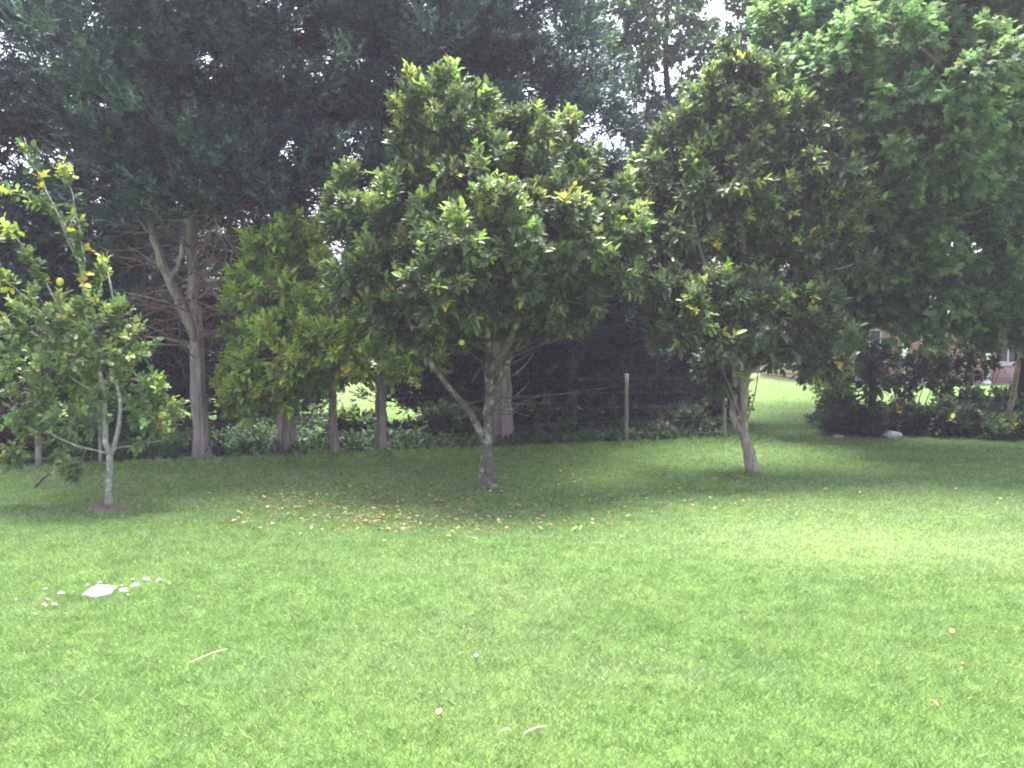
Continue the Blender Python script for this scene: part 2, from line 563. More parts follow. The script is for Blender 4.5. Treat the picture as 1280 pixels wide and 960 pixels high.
def build_grass(n=1900000):
    # blade density falls with the square of the distance; blades widen to match
    u = rng.random(n)
    d0, d1, dfar = 2.6, 5.0, 42.0
    a_near = (d1 ** 2 - d0 ** 2) / 2
    a_far = d1 ** 2 * math.log(dfar / d1)
    near = u < a_near / (a_near + a_far)
    w = rng.random(n)
    y = np.where(near, np.sqrt(d0 ** 2 + w * (d1 ** 2 - d0 ** 2)), d1 * np.exp(w * math.log(dfar / d1)))
    x = (rng.random(n) * 2 - 1) * (.72 * y + .5)
    m = ~((y > 16.5) & (x < 3.0) & (rng.random(n) < .6))
    x, y = x[m], y[m]; n = len(x)
    s = np.maximum(1.0, y / 5.0)
    tuft = val_noise(x, y, .09, 3)
    big = val_noise(x, y, .9, 4) * .6 + val_noise(x, y, .33, 5) * .4
    dry = np.clip((val_noise(x, y, .7, 6) * .5 + val_noise(x, y, 2.1, 8) * .5 - .56) * 4, 0, 1)
    # worn, drier band in front of the right hand citrus
    band = np.exp(-((x - 2.6) / 1.3) ** 2 - ((y - 7.2) / .75) ** 2)
    band += .55 * np.exp(-((x - 4.3) / 1.8) ** 2 - ((y - 6.5) / .45) ** 2)
    dry = np.clip(dry * .55 + band, 0, 1)
    bare = np.exp(-((x - gl[0]) / .23) ** 4 - ((y - gl[1]) / .21) ** 4)
    for gx, gy in worn:
        bare = np.maximum(bare, .8 * np.exp(-((x - gx) / .3) ** 2 - ((y - gy) / .25) ** 2))
    keep = rng.random(n) > bare
    h = (.017 + .013 * tuft + .007 * big) * rng.uniform(.6, 1.3, n) * (1 - .35 * band)
    h *= 1 + .12 * (s - 1).clip(0, 2)
    # longer uncut grass along the fence
    fy = 11.1 + (x + 5.9) * .34
    edge = np.exp(-((y - fy) / .45) ** 2) * (x < 4.3)
    h *= 1 + 2.2 * edge * rng.random(n)
    for gx, gy in worn + [gl[:2]]:
        h *= 1 + 1.4 * np.exp(-((np.hypot(x - gx, y - gy) - .17) / .09) ** 2) * rng.random(n)
    wd = .0027 * s * rng.uniform(.7, 1.4, n)
    lean = rng.normal(0, .55, (n, 2))
    tx, ty = lean[:, 0] * h, lean[:, 1] * h
    ang = rng.uniform(0, math.pi, n)
    cx, cy_ = np.cos(ang) * wd * .5, np.sin(ang) * wd * .5
    V = np.zeros((n, 4, 3), np.float32)
    V[:, 0] = np.stack([x - cx * .7, y - cy_ * .7, 0 * x], -1)
    V[:, 1] = np.stack([x + cx * .7, y + cy_ * .7, 0 * x], -1)
    V[:, 2] = np.stack([x + cx + tx * .4, y + cy_ + ty * .4, h * .6], -1)
    V[:, 3] = np.stack([x + tx, y + ty, h], -1)
    g1 = np.array([.115, .205, .056]); g2 = np.array([.245, .350, .125]); g3 = np.array([.36, .37, .22]); g4 = np.array([.17, .26, .12])
    mott = val_noise(x, y, .05, 12) * .5 + val_noise(x, y, .13, 13) * .5
    t = np.clip(big * .35 + (mott - .5) * 1.05 + .40 + rng.normal(0, .22, n), 0, 1)[:, None]
    c = g1 * (1 - t) + g2 * t
    cl = np.clip((val_noise(x, y, .21, 11) - .66) * 3, 0, 1)[:, None] * .45        # clover patches, bluer green
    c = c * (1 - cl) + g4 * cl
    st = (rng.random(n) < .05 + .5 * dry)[:, None] * rng.uniform(.35, 1, (n, 1))
    c = c * (1 - st) + g3 * st
    c = c * rng.uniform(.6, 1.35, (n, 1))
    V, c = V[keep], c[keep]; n = len(V)
    q = (np.arange(n)[:, None] * 4 + np.array([0, 1, 2, 0, 2, 3])[None]).ravel()
    me = mesh_np('grass', V.reshape(-1, 3), q, np.full(n * 2, 3), np.repeat(c, 4, 0))
    o = link('grass', me, 'blade')
    tag(o, 'short mown green lawn grass with drier patches towards the right', 'grass', kind='stuff')

gl = ground_at(135, 638)
worn = [ground_at(610, 611)[:2], ground_at(940, 592)[:2]]
build_grass()

# ------------------------------------------------------------------ citrus trees
P_ORANGE = (.080, .118, .048)
P_LEMON = (.155, .235, .080)
YOUNG = (.24, .33, .08)
YELLOW = (.55, .48, .10)

def pts_px(lst, d):
    return [at(p[0], p[1], d + (p[2] if len(p) > 2 else 0)) for p in lst]

def place_fruit(parent, lst, d, mat, r=.034, label=None, squash=1.0):
    for (px, py, off) in lst:
        c = at(px, py, d + off)
        n, m = 14, 9
        th = np.linspace(0, math.pi, m); ph = np.linspace(0, 2 * math.pi, n, endpoint=False)
        V = [[math.sin(a) * math.cos(b) * r, math.sin(a) * math.sin(b) * r, math.cos(a) * r * squash * (1.06 if math.cos(a) < -.9 else 1)] for a in th[1:-1] for b in ph]
        V = [[0, 0, r * squash * .95]] + V + [[0, 0, -r * squash * 1.05]]
        L, Z = [], []
        for j in range(n):
            L += [0, 1 + j, 1 + (j + 1) % n]; Z.append(3)
        for i in range(m - 3):
            for j in range(n):
                a = 1 + i * n
                L += [a + j, a + n + j, a + n + (j + 1) % n, a + (j + 1) % n]; Z.append(4)
        e = len(V) - 1; a = 1 + (m - 3) * n
        for j in range(n):
            L += [a + j, e, a + (j + 1) % n]; Z.append(3)
        me = mesh_np('fruit', np.array(V), L, Z, smooth=True)
        o = link('fruit', me, mat, parent)
        o.location = c - np.array(parent.location)
        if label: o['label'] = label

def to_local(T, origin):
    T.v = [v - np.asarray(origin) for v in T.v]

# --- the big citrus in the middle
d0 = ground_at(611, 611)[1]
base = ground_at(611, 611)
r0 = empty('citrus_tree', base)
tag(r0, 'tall broad dark green citrus tree in the middle with a grey forked trunk', 'citrus tree', 'citrus trees standing on the lawn')
T = Tubes()
main = curve(pts_px([(611, 613), (609, 575), (611, 530), (611, 470, .05), (612, 400, .05), (600, 300, .05), (585, 200, .0)], d0), 22, .006)
T.add(main, np.interp(np.linspace(0, 1, 22), [0, .03, .1, .3, .6, 1], [.15, .10, .082, .055, .045, .02]), 12, .05)
limbL = curve(pts_px([(606, 555), (590, 520, -.05), (565, 490, -.2), (540, 455, -.35), (500, 380, -.5), (460, 300, -.4)], d0), 16, .006)
T.add(limbL, np.linspace(.044, .016, 16), 9, .05)
limbR = curve(pts_px([(612, 500, .05), (640, 440, .25), (670, 380, .35), (700, 280, .3), (690, 200, .25)], d0), 14, .006)
T.add(limbR, np.linspace(.05, .016, 14), 9, .05)
limbR2 = curve(pts_px([(612, 470), (650, 400, -.3), (710, 340, -.4), (750, 290, -.3)], d0), 12, .006)
T.add(limbR2, np.linspace(.042, .014, 12), 8, .05)
limbF = curve(pts_px([(612, 450), (605, 380, -.5), (600, 300, -.9)], d0), 10, .006)
T.add(limbF, np.linspace(.04, .014, 10), 8, .05)
limbB = curve(pts_px([(612, 450), (620, 360, .6), (640, 280, 1.0)], d0), 10, .006)
T.add(limbB, np.linspace(.04, .014, 10), 8, .05)
paths = [main[9:], limbL[5:], limbR[3:], limbR2[3:], limbF[2:], limbB[2:]]
blobs = px_blobs([
    (560, 140, 56, 44), (590, 170, 45, 45, .3), (535, 195, 42, 40, .2), (680, 175, 44, 44, .15), (690, 225, 50, 40, .2), (600, 230, 80, 55),
    (465, 255, 50, 46, -.1), (500, 290, 70, 60, -.2), (440, 300, 36, 50, .2), (740, 265, 55, 52, .1), (770, 285, 34, 40, .3), (690, 290, 80, 60, -.3),
    (600, 305, 80, 60, -.6, .8), (560, 355, 70, 46, -.6, .7), (480, 350, 66, 50, -.2), (640, 355, 70, 48, -.5, .7), (715, 350, 66, 50, 0), (765, 325, 30, 36, .1),
    (540, 410, 46, 34, -.2), (600, 385, 56, 34, .4), (680, 390, 52, 30, .2), (715, 385, 26, 26, -.1), (600, 300, 110, 90, 1.0, .8), (500, 405, 40, 28, 0),
], d0)
L = Leaves(T_citrus())
C, O, tips, cidx = broadleaf_crown(L, blobs, .31, .17, 16, 10, .082, .15, P_ORANGE, YOUNG, .22, YELLOW, .014, up_bias=.45)
wire_branches(T, paths, C, tips, cidx, ttw=5)
# a few bare inner twigs under the crown
for i in range(26):
    s = main[rng.integers(8, 14)]
    e = s + np.array([rng.normal(0, .5), rng.normal(-.2, .4), rng.uniform(-.1, .5)])
    T.add(curve([s, (s + e) / 2 + rng.normal(0, .06, 3), e], 6), np.linspace(.009, .003, 6), 4, cap=False)
to_local(T, base)
T.build('trunk', 'citrus_bark', r0)
L.build('crown', 'citrus_leaf', r0, base)
place_fruit(r0, [(577, 428, -.75), (537, 405, -.75)], d0, 'fruit_yellow', .03)
print('citrus leaves', L.count())

# --- smaller, yellower citrus to the left of it
b1 = ground_at(419, 571)
d1 = b1[1] - .85
r1 = empty('citrus_tree', b1)
tag(r1, 'lower bushy yellow-tinged citrus tree on a thin reddish trunk', 'citrus tree', 'citrus trees standing on the lawn')
T = Tubes()
main = curve([b1, at(417, 530, b1[1]), at(416, 490, b1[1]), at(412, 440, b1[1] - .2), at(400, 360, d1)], 14, .005)
T.add(main, np.interp(np.linspace(0, 1, 14), [0, .1, 1], [.082, .062, .03]), 10, .05)
lA = curve([main[7], at(370, 400, d1), at(345, 330, d1)], 9, .006); T.add(lA, np.linspace(.035, .012, 9), 7, .05)
lB = curve([main[7], at(450, 410, d1 - .2), at(480, 440, d1 - .4)], 9, .006); T.add(lB, np.linspace(.035, .012, 9), 7, .05)
lC = curve([main[6], at(370, 450, d1 - .2), at(320, 450, d1 - .3)], 9, .006); T.add(lC, np.linspace(.035, .012, 9), 7, .05)
blobs = px_blobs([
    (348, 305, 38, 32), (335, 350, 46, 40), (385, 320, 46, 40, .2), (320, 400, 42, 40), (312, 450, 34, 40), (330, 490, 38, 34), (360, 440, 50, 44, -.3),
    (400, 380, 55, 45), (410, 440, 48, 40, -.3), (370, 470, 34, 24), (452, 400, 44, 40, -.3), (475, 450, 42, 34, -.4), (510, 470, 22, 22, -.4), (440, 350, 44, 40, .1), (495, 425, 24, 28, -.2),
    (300, 480, 20, 34, 0), (505, 395, 34, 34, 0), (525, 450, 20, 24, -.3),
], d1)
L = Leaves(T_citrus())
yz = lambda P: .22 * np.exp(-((P[:, 0] - at(445, 430, d1)[0]) / .55) ** 2 - ((P[:, 2] - at(445, 430, d1)[2]) / .45) ** 2)
C, O, tips, cidx = broadleaf_crown(L, blobs, .30, .17, 12, 10, .092, .15, (.150, .230, .062), (.38, .50, .10), .9, (.60, .54, .09), .03, up_bias=.4, yellow_zone=yz)
wire_branches(T, [main[6:], lA, lB, lC], C, tips, cidx, ttw=5)
to_local(T, b1)
T.build('trunk', 'dead_wood', r1)
L.build('crown', 'citrus_leaf', r1, b1)

# --- right hand citrus
b2 = ground_at(940, 592)
d2 = b2[1]
r2 = empty('citrus_tree', b2)
tag(r2, 'tall citrus tree on the right with a leaning pale trunk that forks low', 'citrus tree', 'citrus trees standing on the lawn')
T = Tubes()
main = curve(pts_px([(941, 594), (936, 565), (929, 540), (930, 500), (934, 440, .05), (930, 340, .1), (930, 220, .1), (925, 120, .1)], d2), 22, .006)
T.add(main, np.interp(np.linspace(0, 1, 22), [0, .04, .15, .3, .6, 1], [.105, .085, .072, .058, .042, .015]), 12, .05)
l1 = curve(pts_px([(928, 542), (915, 520, -.02), (920, 480, .05), (900, 400, -.3), (880, 330, -.5), (860, 240, -.4)], d2), 16, .006)
T.add(l1, np.linspace(.05, .014, 16), 8, .05)
l2 = curve(pts_px([(933, 470), (960, 400, -.1), (1000, 330, 0), (1020, 260, .1)], d2), 12, .006); T.add(l2, np.linspace(.04, .013, 12), 8, .05)
l3 = curve(pts_px([(933, 470), (970, 440, -.2), (1020, 430, -.3)], d2), 8, .006); T.add(l3, np.linspace(.025, .01, 8), 7, .05)
l4 = curve(pts_px([(933, 420), (930, 350, .8), (940, 250, 1.0)], d2), 8, .006); T.add(l4, np.linspace(.035, .01, 8), 7, .05)
blobs = px_blobs([
    (935, 95, 34, 34), (900, 130, 42, 34), (865, 175, 50, 36), (930, 165, 60, 44), (990, 165, 50, 34, .2), (1000, 205, 62, 40, .1), (840, 225, 46, 40), (900, 235, 66, 50, -.2),
    (975, 255, 66, 46, .1), (1040, 250, 40, 44, .2), (815, 265, 34, 34, .1), (850, 290, 50, 44, -.2), (1020, 310, 54, 44, .2), (1055, 300, 26, 36, .3),
    (862, 380, 44, 38, -.9), (905, 368, 50, 36, -.9), (948, 385, 38, 34, -.8), (885, 412, 50, 30, -.9), (845, 415, 28, 30, -.8), (980, 410, 44, 40, -.2), (1025, 425, 32, 34, -.4), (990, 445, 40, 24, -.2), (930, 430, 44, 26, .1),
    (1005, 375, 34, 30, 0), (962, 318, 44, 30, .1), (940, 240, 70, 50, .9, .6), (1040, 465, 14, 14, -.3), (905, 470, 22, 26, .3), (820, 340, 26, 30, .6),
], d2)
L = Leaves(T_citrus())
C, O, tips, cidx = broadleaf_crown(L, blobs, .32, .18, 16, 10, .086, .16, (.074, .110, .048), YOUNG, .20, YELLOW, .010, up_bias=.3, droop=.3, pockets=1.2)
wire_branches(T, [main[9:], l1[6:], l2, l3, l4], C, tips, cidx, ttw=5)
for (px, py, q) in [(905, 520, 0), (902, 500, 0), (925, 510, .1), (950, 470, .1)]:
    s = main[6]; e = at(px, py - 40, d2 - .2)
    T.add(curve([s, (s + e) / 2 + rng.normal(0, .04, 3), e], 6), np.linspace(.012, .004, 6), 4, cap=False)
to_local(T, b2)
T.build('trunk', 'pale_bark', r2)
L.build('crown', 'citrus_leaf', r2, b2)

# --- young lemon at the left
b3 = ground_at(137, 637)
d3 = b3[1]
r3 = empty('lemon_tree', b3)
tag(r3, 'young open lemon tree with tall pale shoots rising from a patch of bare soil', 'lemon tree')
T = Tubes()
main = curve(pts_px([(137, 640), (136, 605), (137, 572), (132, 550), (131, 500), (122, 450), (108, 380), (98, 320)], d3), 20, .004)
T.add(main, np.interp(np.linspace(0, 1, 20), [0, .05, .3, 1], [.050, .036, .032, .012]), 10, .05)
la = curve(pts_px([(137, 572), (147, 545), (150, 500), (143, 450, .1), (145, 400, .1), (135, 340, .1)], d3), 14, .004); T.add(la, np.linspace(.026, .008, 14), 8, .05)
lb = curve(pts_px([(136, 568), (115, 562, -.1), (90, 555, -.2), (60, 540, -.2)], d3), 8, .004); T.add(lb, np.linspace(.012, .005, 8), 6, .05)
lc = curve(pts_px([(140, 562), (165, 557, .1), (195, 552, .2), (215, 548, .2)], d3), 8, .004); T.add(lc, np.linspace(.012, .005, 8), 6, .05)
ld = curve(pts_px([(131, 500), (112, 485, -.1), (85, 470, -.1), (62, 435, -.1), (40, 415, -.1)], d3), 10, .008); T.add(ld, np.linspace(.012, .004, 10), 6, .05)
lf = curve(pts_px([(131, 520), (100, 510, .1), (60, 500, .1), (20, 505, .0)], d3), 10, .004); T.add(lf, np.linspace(.012, .004, 10), 6, .05)
lg = curve(pts_px([(110, 400), (80, 400, .2), (40, 390, .2)], d3), 8, .004); T.add(lg, np.linspace(.010, .004, 8), 6, .05)
le = curve(pts_px([(140, 470), (170, 440, .2), (195, 470, .3)], d3), 8, .004); T.add(le, np.linspace(.014, .005, 8), 6, .05)
leaders = [
    curve(pts_px([(98, 320), (70, 260), (45, 210), (30, 172)], d3), 14, .006),
    curve(pts_px([(108, 380), (104, 320, -.1), (94, 260, -.1), (84, 208, -.1)], d3), 14, .006),
    curve(pts_px([(100, 330), (85, 300), (65, 260, .1), (40, 250, .1), (8, 236, .1)], d3), 12, .006),
    curve(pts_px([(80, 400, -.1), (50, 340, -.2), (30, 310, -.2), (12, 284, -.2)], d3), 12, .006),
    curve(pts_px([(60, 400, .1), (30, 370, .2), (0, 345, .2)], d3), 10, .006),
    curve(pts_px([(112, 390, -.1), (125, 360, -.2), (130, 330, -.2)], d3), 8, .006),
]
for p in leaders: T.add(p, np.linspace(.010, .004, len(p)), 6)
blobs = px_blobs([
    (62, 410, 46, 34), (100, 430, 46, 40), (150, 440, 38, 38, .1), (50, 460, 44, 40), (30, 510, 30, 34), (90, 500, 46, 40), (170, 490, 40, 36, .1), (70, 545, 36, 22, .1),
    (198, 510, 26, 34, .1), (180, 540, 32, 16), (120, 400, 30, 26), (20, 560, 20, 14, .2), (100, 470, 50, 50, .5), (150, 400, 22, 24, .2), (40, 390, 30, 24), (8, 430, 26, 30, .1), (95, 580, 14, 10, -.1),
    (-20, 490, 30, 40, .1),
], d3)
L = Leaves(T_oval())
C, O, tips, cidx = broadleaf_crown(L, blobs, .26, .12, 6, 7, .060, .11, P_LEMON, (.26, .34, .09), .22, (.42, .36, .09), .025, up_bias=.4, droop=.2)
# leaves all along the leaders; pale tufts at their tips
for p, pale in zip(leaders, (.35, .5, .35, .8, .5, .9)):
    n = 30 if len(p) > 9 else 16
    t = np.sort(rng.uniform(.08, 1, n))
    idx = t * (len(p) - 1); i0 = np.minimum(idx.astype(int), len(p) - 2); f = (idx - i0)[:, None]
    P = p[i0] * (1 - f) + p[i0 + 1] * f
    ax = unit(p[i0 + 1] - p[i0])
    side = unit(np.cross(ax, rdir(n)))
    tp = P + side * .05 + ax * .03
    cols = vary((.085, .145, .040), n, .15, .06)
    yo = rng.random(n) < pale * (t ** 2)
    cols[yo] = vary((.30, .40, .07), int(yo.sum()), .12, .05)
    yl = (rng.random(n) < .07) & (t < .75)
    cols[yl] = vary((.60, .50, .09), int(yl.sum()), .12, .05)
    shoots(L, tp, side + ax * .6, 5, .062, .05, cols, .9, .1)
    e = p[-1][None] + rng.normal(0, .04, (7, 3))
    if pale > .4:
        shoots(L, e, rdir(7) * .8 + np.array([0, 0, 1.2]), 6, .062, .10, vary((.34, .42, .08), 7, .1, .05), .8, .0)
wire_branches(T, [main[7:], la[4:], lb, lc, ld, le, lf, lg] + leaders, C, tips, cidx, r=.004, twig_r=.0015, ttw=5)
to_local(T, b3)
T.build('trunk', 'lemon_bark', r3)
L.build('crown', 'citrus_leaf', r3, b3)
place_fruit(r3, [(75, 352, -.15)], d3, 'fruit_yellow', .034, squash=1.15)

# soil patch round the lemon trunk
def mound(name, cx, cy, rx, ry, h, mat, n=26, m=7):
    V, Lp, Z = [[cx, cy, h]], [], []
    wob = 1 + .18 * np.sin(np.arange(n) * 1.3 + .4) + rng.normal(0, .06, n)
    for i in range(1, m + 1):
        t = i / m
        for j in range(n):
            a = 2 * math.pi * j / n
            z = h * (1 - t * t) + rng.normal(0, .010) * (t < 1) - .01 * (t == 1)
            V.append([cx + rx * t * wob[j] * math.cos(a), cy + ry * t * wob[j] * math.sin(a), z])
    for j in range(n):
        Lp += [0, 1 + j, 1 + (j + 1) % n]; Z.append(3)
    for i in range(m - 1):
        a = 1 + i * n
        for j in range(n):
            Lp += [a + j, a + n + j, a + n + (j + 1) % n, a + (j + 1) % n]; Z.append(4)
    return link(name, mesh_np(name, np.array(V), Lp, Z, smooth=True), mat)
o = mound('soil_patch', b3[0] + .02, b3[1] - .03, .25, .22, .05, 'soil')
tag(o, kind='structure')

# ------------------------------------------------------------------ conifers
P_CON = (.044, .078, .076)
def spray_block(L, bases, axes, k, length, blade, cols, flat=.5):
    """feathery sprays: k narrow blades set along each axis"""
    n = len(bases)
    t = rng.uniform(0, 1, (n, k))
    ax = unit(axes)
    pos = bases[:, None] + ax[:, None] * (t * np.broadcast_to(length, (n,))[:, None])[..., None]
    side = unit(np.cross(ax, np.array([0, 0, 1.0]))) 
    sgn = np.where(rng.random((n, k)) < .5, -1, 1)
    d = ax[:, None] * .8 + side[:, None] * (sgn * rng.uniform(.3, 1.0, (n, k)) * flat * 2)[..., None] + rng.normal(0, .35, (n, k, 3))
    up = rng.normal(0, .6, (n, k, 3)) + np.array([0, 0, 1.0])
    sz = blade * rng.uniform(.6, 1.4, (n, k)) * (1.15 - .6 * t)
    c = np.repeat(cols[:, None], k, 1) * (1 + rng.normal(0, .15, (n, k, 1)))
    L.add(pos.reshape(-1, 3), d.reshape(-1, 3), up.reshape(-1, 3), sz.ravel(), c.reshape(-1, 3).clip(.003, .9))

def conifer_parts(parent, H, z0, R, trunk_pts, trunk_r, nb=95, per=52, k=24, bare_low=None, palette=P_CON, bark='conifer_bark', spray=.44, blade=.12, taper_pow=.8, trunk_T=None, dead=36, front=0.0):
    """trunk, drooping boughs with plume-like sprays, dead inner twigs below the green; all local"""
    T = trunk_T or Tubes()
    tp = curve(trunk_pts, 26, .01)
    T.add(tp, np.interp(np.linspace(0, 1, 26), [0, .02, .06, .5, 1], [trunk_r * 1.45, trunk_r * 1.15, trunk_r, trunk_r * .7, .03]), 14, .06)
    L = Leaves(T_kite(), .30)
    B = Tubes()
    def trunk_at(z):
        i = np.argmin(abs(tp[:, 2] - z)); return tp[i]
    for b in range(nb):
        u = (b + rng.random()) / nb
        z = z0 + (H - z0) * u ** 1.15
        rel = (z - z0) / (H - z0)
        prof = min(1, .50 + rel * 2.2) * (1 - rel) ** taper_pow + .08
        ln = R * prof * rng.uniform(.65, 1.15)
        az = rng.uniform(0, 2 * math.pi) if rng.random() > front else rng.normal(-math.pi / 2, .5)
        s = trunk_at(z)
        hd = np.array([math.cos(az), math.sin(az), 0])
        rise = rng.uniform(-.05, .35)
        mid = s + hd * ln * .5 + np.array([0, 0, ln * (rise * .5 - .03)])
        end = s + hd * ln + np.array([0, 0, ln * rise + .15])
        p = curve([s, mid, end], 8, .03)
        B.add(p, np.linspace(.024 * (1 - rel * .5), .006, 8), 5, cap=False)
        npl = max(4, int(per * prof / 5.6))              # plumes along the bough
        t = rng.uniform(.15, 1, npl) ** .8
        t[0] = 1.0
        idx = t * 7; i0 = np.minimum(idx.astype(int), 6); f = (idx - i0)[:, None]
        bp = p[i0] * (1 - f) + p[i0 + 1] * f
        ax = unit(p[i0 + 1] - p[i0])
        sd_ = unit(np.cross(ax, np.array([0, 0, 1.0]))) * np.where(rng.random(npl) < .5, -1, 1)[:, None]
        out = sd_ * ln * .34 * (1.1 - t)[:, None] * rng.uniform(.3, 1.1, (npl, 1))
        pc = bp + out + np.array([0, 0, 1]) * rng.uniform(-.10, .16, (npl, 1))
        for a_, c_ in zip(bp, pc):
            if np.linalg.norm(c_ - a_) > .12:
                B.add(np.array([a_, (a_ + c_) / 2 + [0, 0, -.03], c_]), [.009, .006, .004], 3, cap=False)
        pdir = unit(ax * .7 + sd_ * .5 + np.array([0, 0, 1]) * rng.uniform(-.1, .9, (npl, 1)))
        q = 7
        ci = np.repeat(np.arange(npl), q)
        psz = rng.uniform(.7, 1.35, npl)[ci, None]
        g = rng.normal(0, 1, (len(ci), 3)) * np.array([.11, .11, .055]) * psz
        base_p = pc[ci] + g - pdir[ci] * .12
        sdir = pdir[ci] + g * 3.2 + rng.normal(0, .22, (len(ci), 3))
        tone = vary(palette, npl, .30, .07)[ci]
        cols = tone * (1 + rng.normal(0, .12, (len(ci), 1)))
        lit_tops = (rng.random(npl) < .30)[ci] & (g[:, 2] > -.02)  # upper sprays of some plumes coloured lighter, as if lit from above
        cols[lit_tops] = cols[lit_tops] * np.array([2.1, 2.1, 1.5])
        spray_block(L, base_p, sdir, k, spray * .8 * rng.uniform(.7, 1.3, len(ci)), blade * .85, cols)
    k0 = sum(len(z) for z in T.z)
    T.v += B.v; T.z += B.z; T.l += [l + T.n for l in B.l]
    tk = T.build('trunk', bark, parent)
    tk.data.materials.append(M['bough_bark'])
    mi = np.zeros(len(tk.data.polygons), np.int32); mi[k0:] = 1
    tk.data.polygons.foreach_set('material_index', mi)
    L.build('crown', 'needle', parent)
    if dead:
        D = Tubes()
        for i in range(dead):
            z = rng.uniform(max(.8, z0 * .45), z0 + 1.2)
            s = trunk_at(z); az = rng.uniform(0, 6.28)
            hd = np.array([math.cos(az), math.sin(az), rng.uniform(-.25, .45)])
            ln = rng.uniform(.5, 1.5)
            p = curve([s, s + hd * ln * .5 + rng.normal(0, .05, 3), s + hd * ln + np.array([0, 0, rng.uniform(-.25, .15)])], 6, .015)
            D.add(p, np.linspace(.013, .004, 6), 4, cap=False)
            for q in range(5):
                i0 = rng.integers(2, 6); b0 = p[i0]
                e = b0 + unit(hd + rng.normal(0, .8, 3)) * rng.uniform(.15, .5)
                D.add(curve([b0, (b0 + e) / 2 + rng.normal(0, .02, 3), e], 4), [.005, .004, .003, .002], 3, cap=False)
        D.build('dead_twigs', 'dead_twig', parent)
    return tp

GC = 'tall conifers in the row along the wire fence'
# conifer with the forked dead limbs (second trunk from the left)
bA = ground_at(255, 578)
rA = empty('conifer_tree', bA)
tag(rA, 'tall conifer with a pale forked lower trunk and dead side limbs', 'conifer', GC)
loc = lambda px, py, off=0: at(px, py, bA[1] + off) - bA
T = Tubes()
def limb(pts, r0_, r1_, n=12, s=8):
    p = curve([loc(*q) for q in pts], n, .008); T.add(p, np.linspace(r0_, r1_, n), s, .05); return p
limb([(246, 425), (228, 385, -.1), (212, 352, -.15), (196, 310, -.2), (188, 275, -.2)], .085, .04)
limb([(213, 350, -.15), (226, 322, -.2), (230, 290, -.2)], .045, .03, 8)
limb([(214, 352, -.15), (200, 320, -.3), (196, 305, -.3)], .03, .02, 6)
limb([(245, 440), (230, 428, -.1), (210, 424, -.2), (180, 420, -.3)], .03, .012, 8, 6)
limb([(232, 395, -.1), (215, 380, -.1), (180, 370, -.2), (155, 366, -.2)], .018, .006, 8, 5)
limb([(245, 375), (262, 362, -.1), (278, 345, -.2), (283, 310, -.3), (270, 285, -.3)], .02, .006, 10, 5)
limb([(238, 330), (250, 320, -.1), (262, 300, -.3)], .014, .006, 6, 5)
limb([(198, 300, -.3), (180, 285, -.4), (170, 268, -.4)], .016, .006, 6, 5)
limb([(200, 330, -.2), (180, 320, -.3), (160, 308, -.3)], .012, .005, 6, 5)
conifer_parts(rA, 11.5, 3.2, 2.5, [[0, 0, -.05], loc(250, 500), loc(247, 430), loc(243, 380), loc(240, 300), loc(238, 100), [loc(238, 100)[0], 0, 8], [loc(238, 100)[0] + .1, .1, 11.4]],
              .108, nb=150, trunk_T=T, dead=120, front=.3)

# cut-down-looking leaning trunk, the grey one and the thick one
bB = ground_at(361, 570)
rB = empty('conifer_tree', bB)
tag(rB, 'conifer whose thick flared grey base shows left of the thin reddish trunk', 'conifer', GC)
lb_ = lambda px, py, off=0: at(px, py, bB[1] + off) - bB
conifer_parts(rB, 11.0, 3.3, 2.3, [[0, 0, -.05], lb_(358, 530), lb_(354, 495), lb_(350, 440), lb_(347, 380), lb_(345, 250), [lb_(345, 250)[0], .1, 7.5], [lb_(345, 250)[0], .1, 10.9]], .135, nb=130, front=.2)

bC = ground_at(476, 568)
rC = empty('conifer_tree', bC)
tag(rC, 'conifer with a slim grey trunk base right of the thin reddish citrus trunk', 'conifer', GC)
lc_ = lambda px, py, off=0: at(px, py, bC[1] + off) - bC
conifer_parts(rC, 11.8, 3.6, 2.2, [[0, 0, -.05], lc_(476, 520), lc_(476, 470), lc_(474, 400), lc_(470, 250), [lc_(470, 250)[0], .1, 7.5], [lc_(470, 250)[0], .2, 11.7]], .092, nb=125, front=.2)

bD = ground_at(629, 558)
rD = empty('conifer_tree', bD)
tag(rD, 'conifer with the thickest straight trunk, just behind the middle citrus', 'conifer', GC)
ld_ = lambda px, py, off=0: at(px, py, bD[1] + off) - bD
T = Tubes()
p = curve([ld_(633, 445), ld_(641, 420, -.1), ld_(646, 395, -.1), ld_(650, 350, 0)], 8); T.add(p, np.linspace(.05, .03, 8), 8, .05)
for q in [((640, 470), (655, 458), (668, 440)), ((640, 500), (652, 488), (662, 478)), ((638, 515), (650, 505), (658, 500))]:
    p = curve([ld_(*a) for a in q], 6); T.add(p, np.linspace(.018, .006, 6), 5)
conifer_parts(rD, 12.5, 3.6, 2.15, [[0, 0, -.05], ld_(628, 500), ld_(626, 440), ld_(624, 370), ld_(622, 250), [ld_(622, 250)[0], .1, 7.5], [ld_(622, 250)[0], .2, 12.4]], .165, nb=150, trunk_T=T, front=.25)

# conifers whose trunks are hidden: copies of three model trees
def model_conifer(H, z0, R, nb, r_=.15, **kw):
    r = empty('conifer_tree', (0, 0, 0))
    conifer_parts(r, H, z0, R, [[0, 0, -.05], [.05, 0, H * .3], [0, .05, H * .6], [.05, 0, H - .1]], r_, nb=nb, **kw)
    return r
mA = model_conifer(11.5, 1.8, 2.7, 150)
mB = model_conifer(9.5, .4, 2.6, 140, dead=20)
mC = model_conifer(5.2, .1, 2.0, 100, .08, dead=14, per=46)

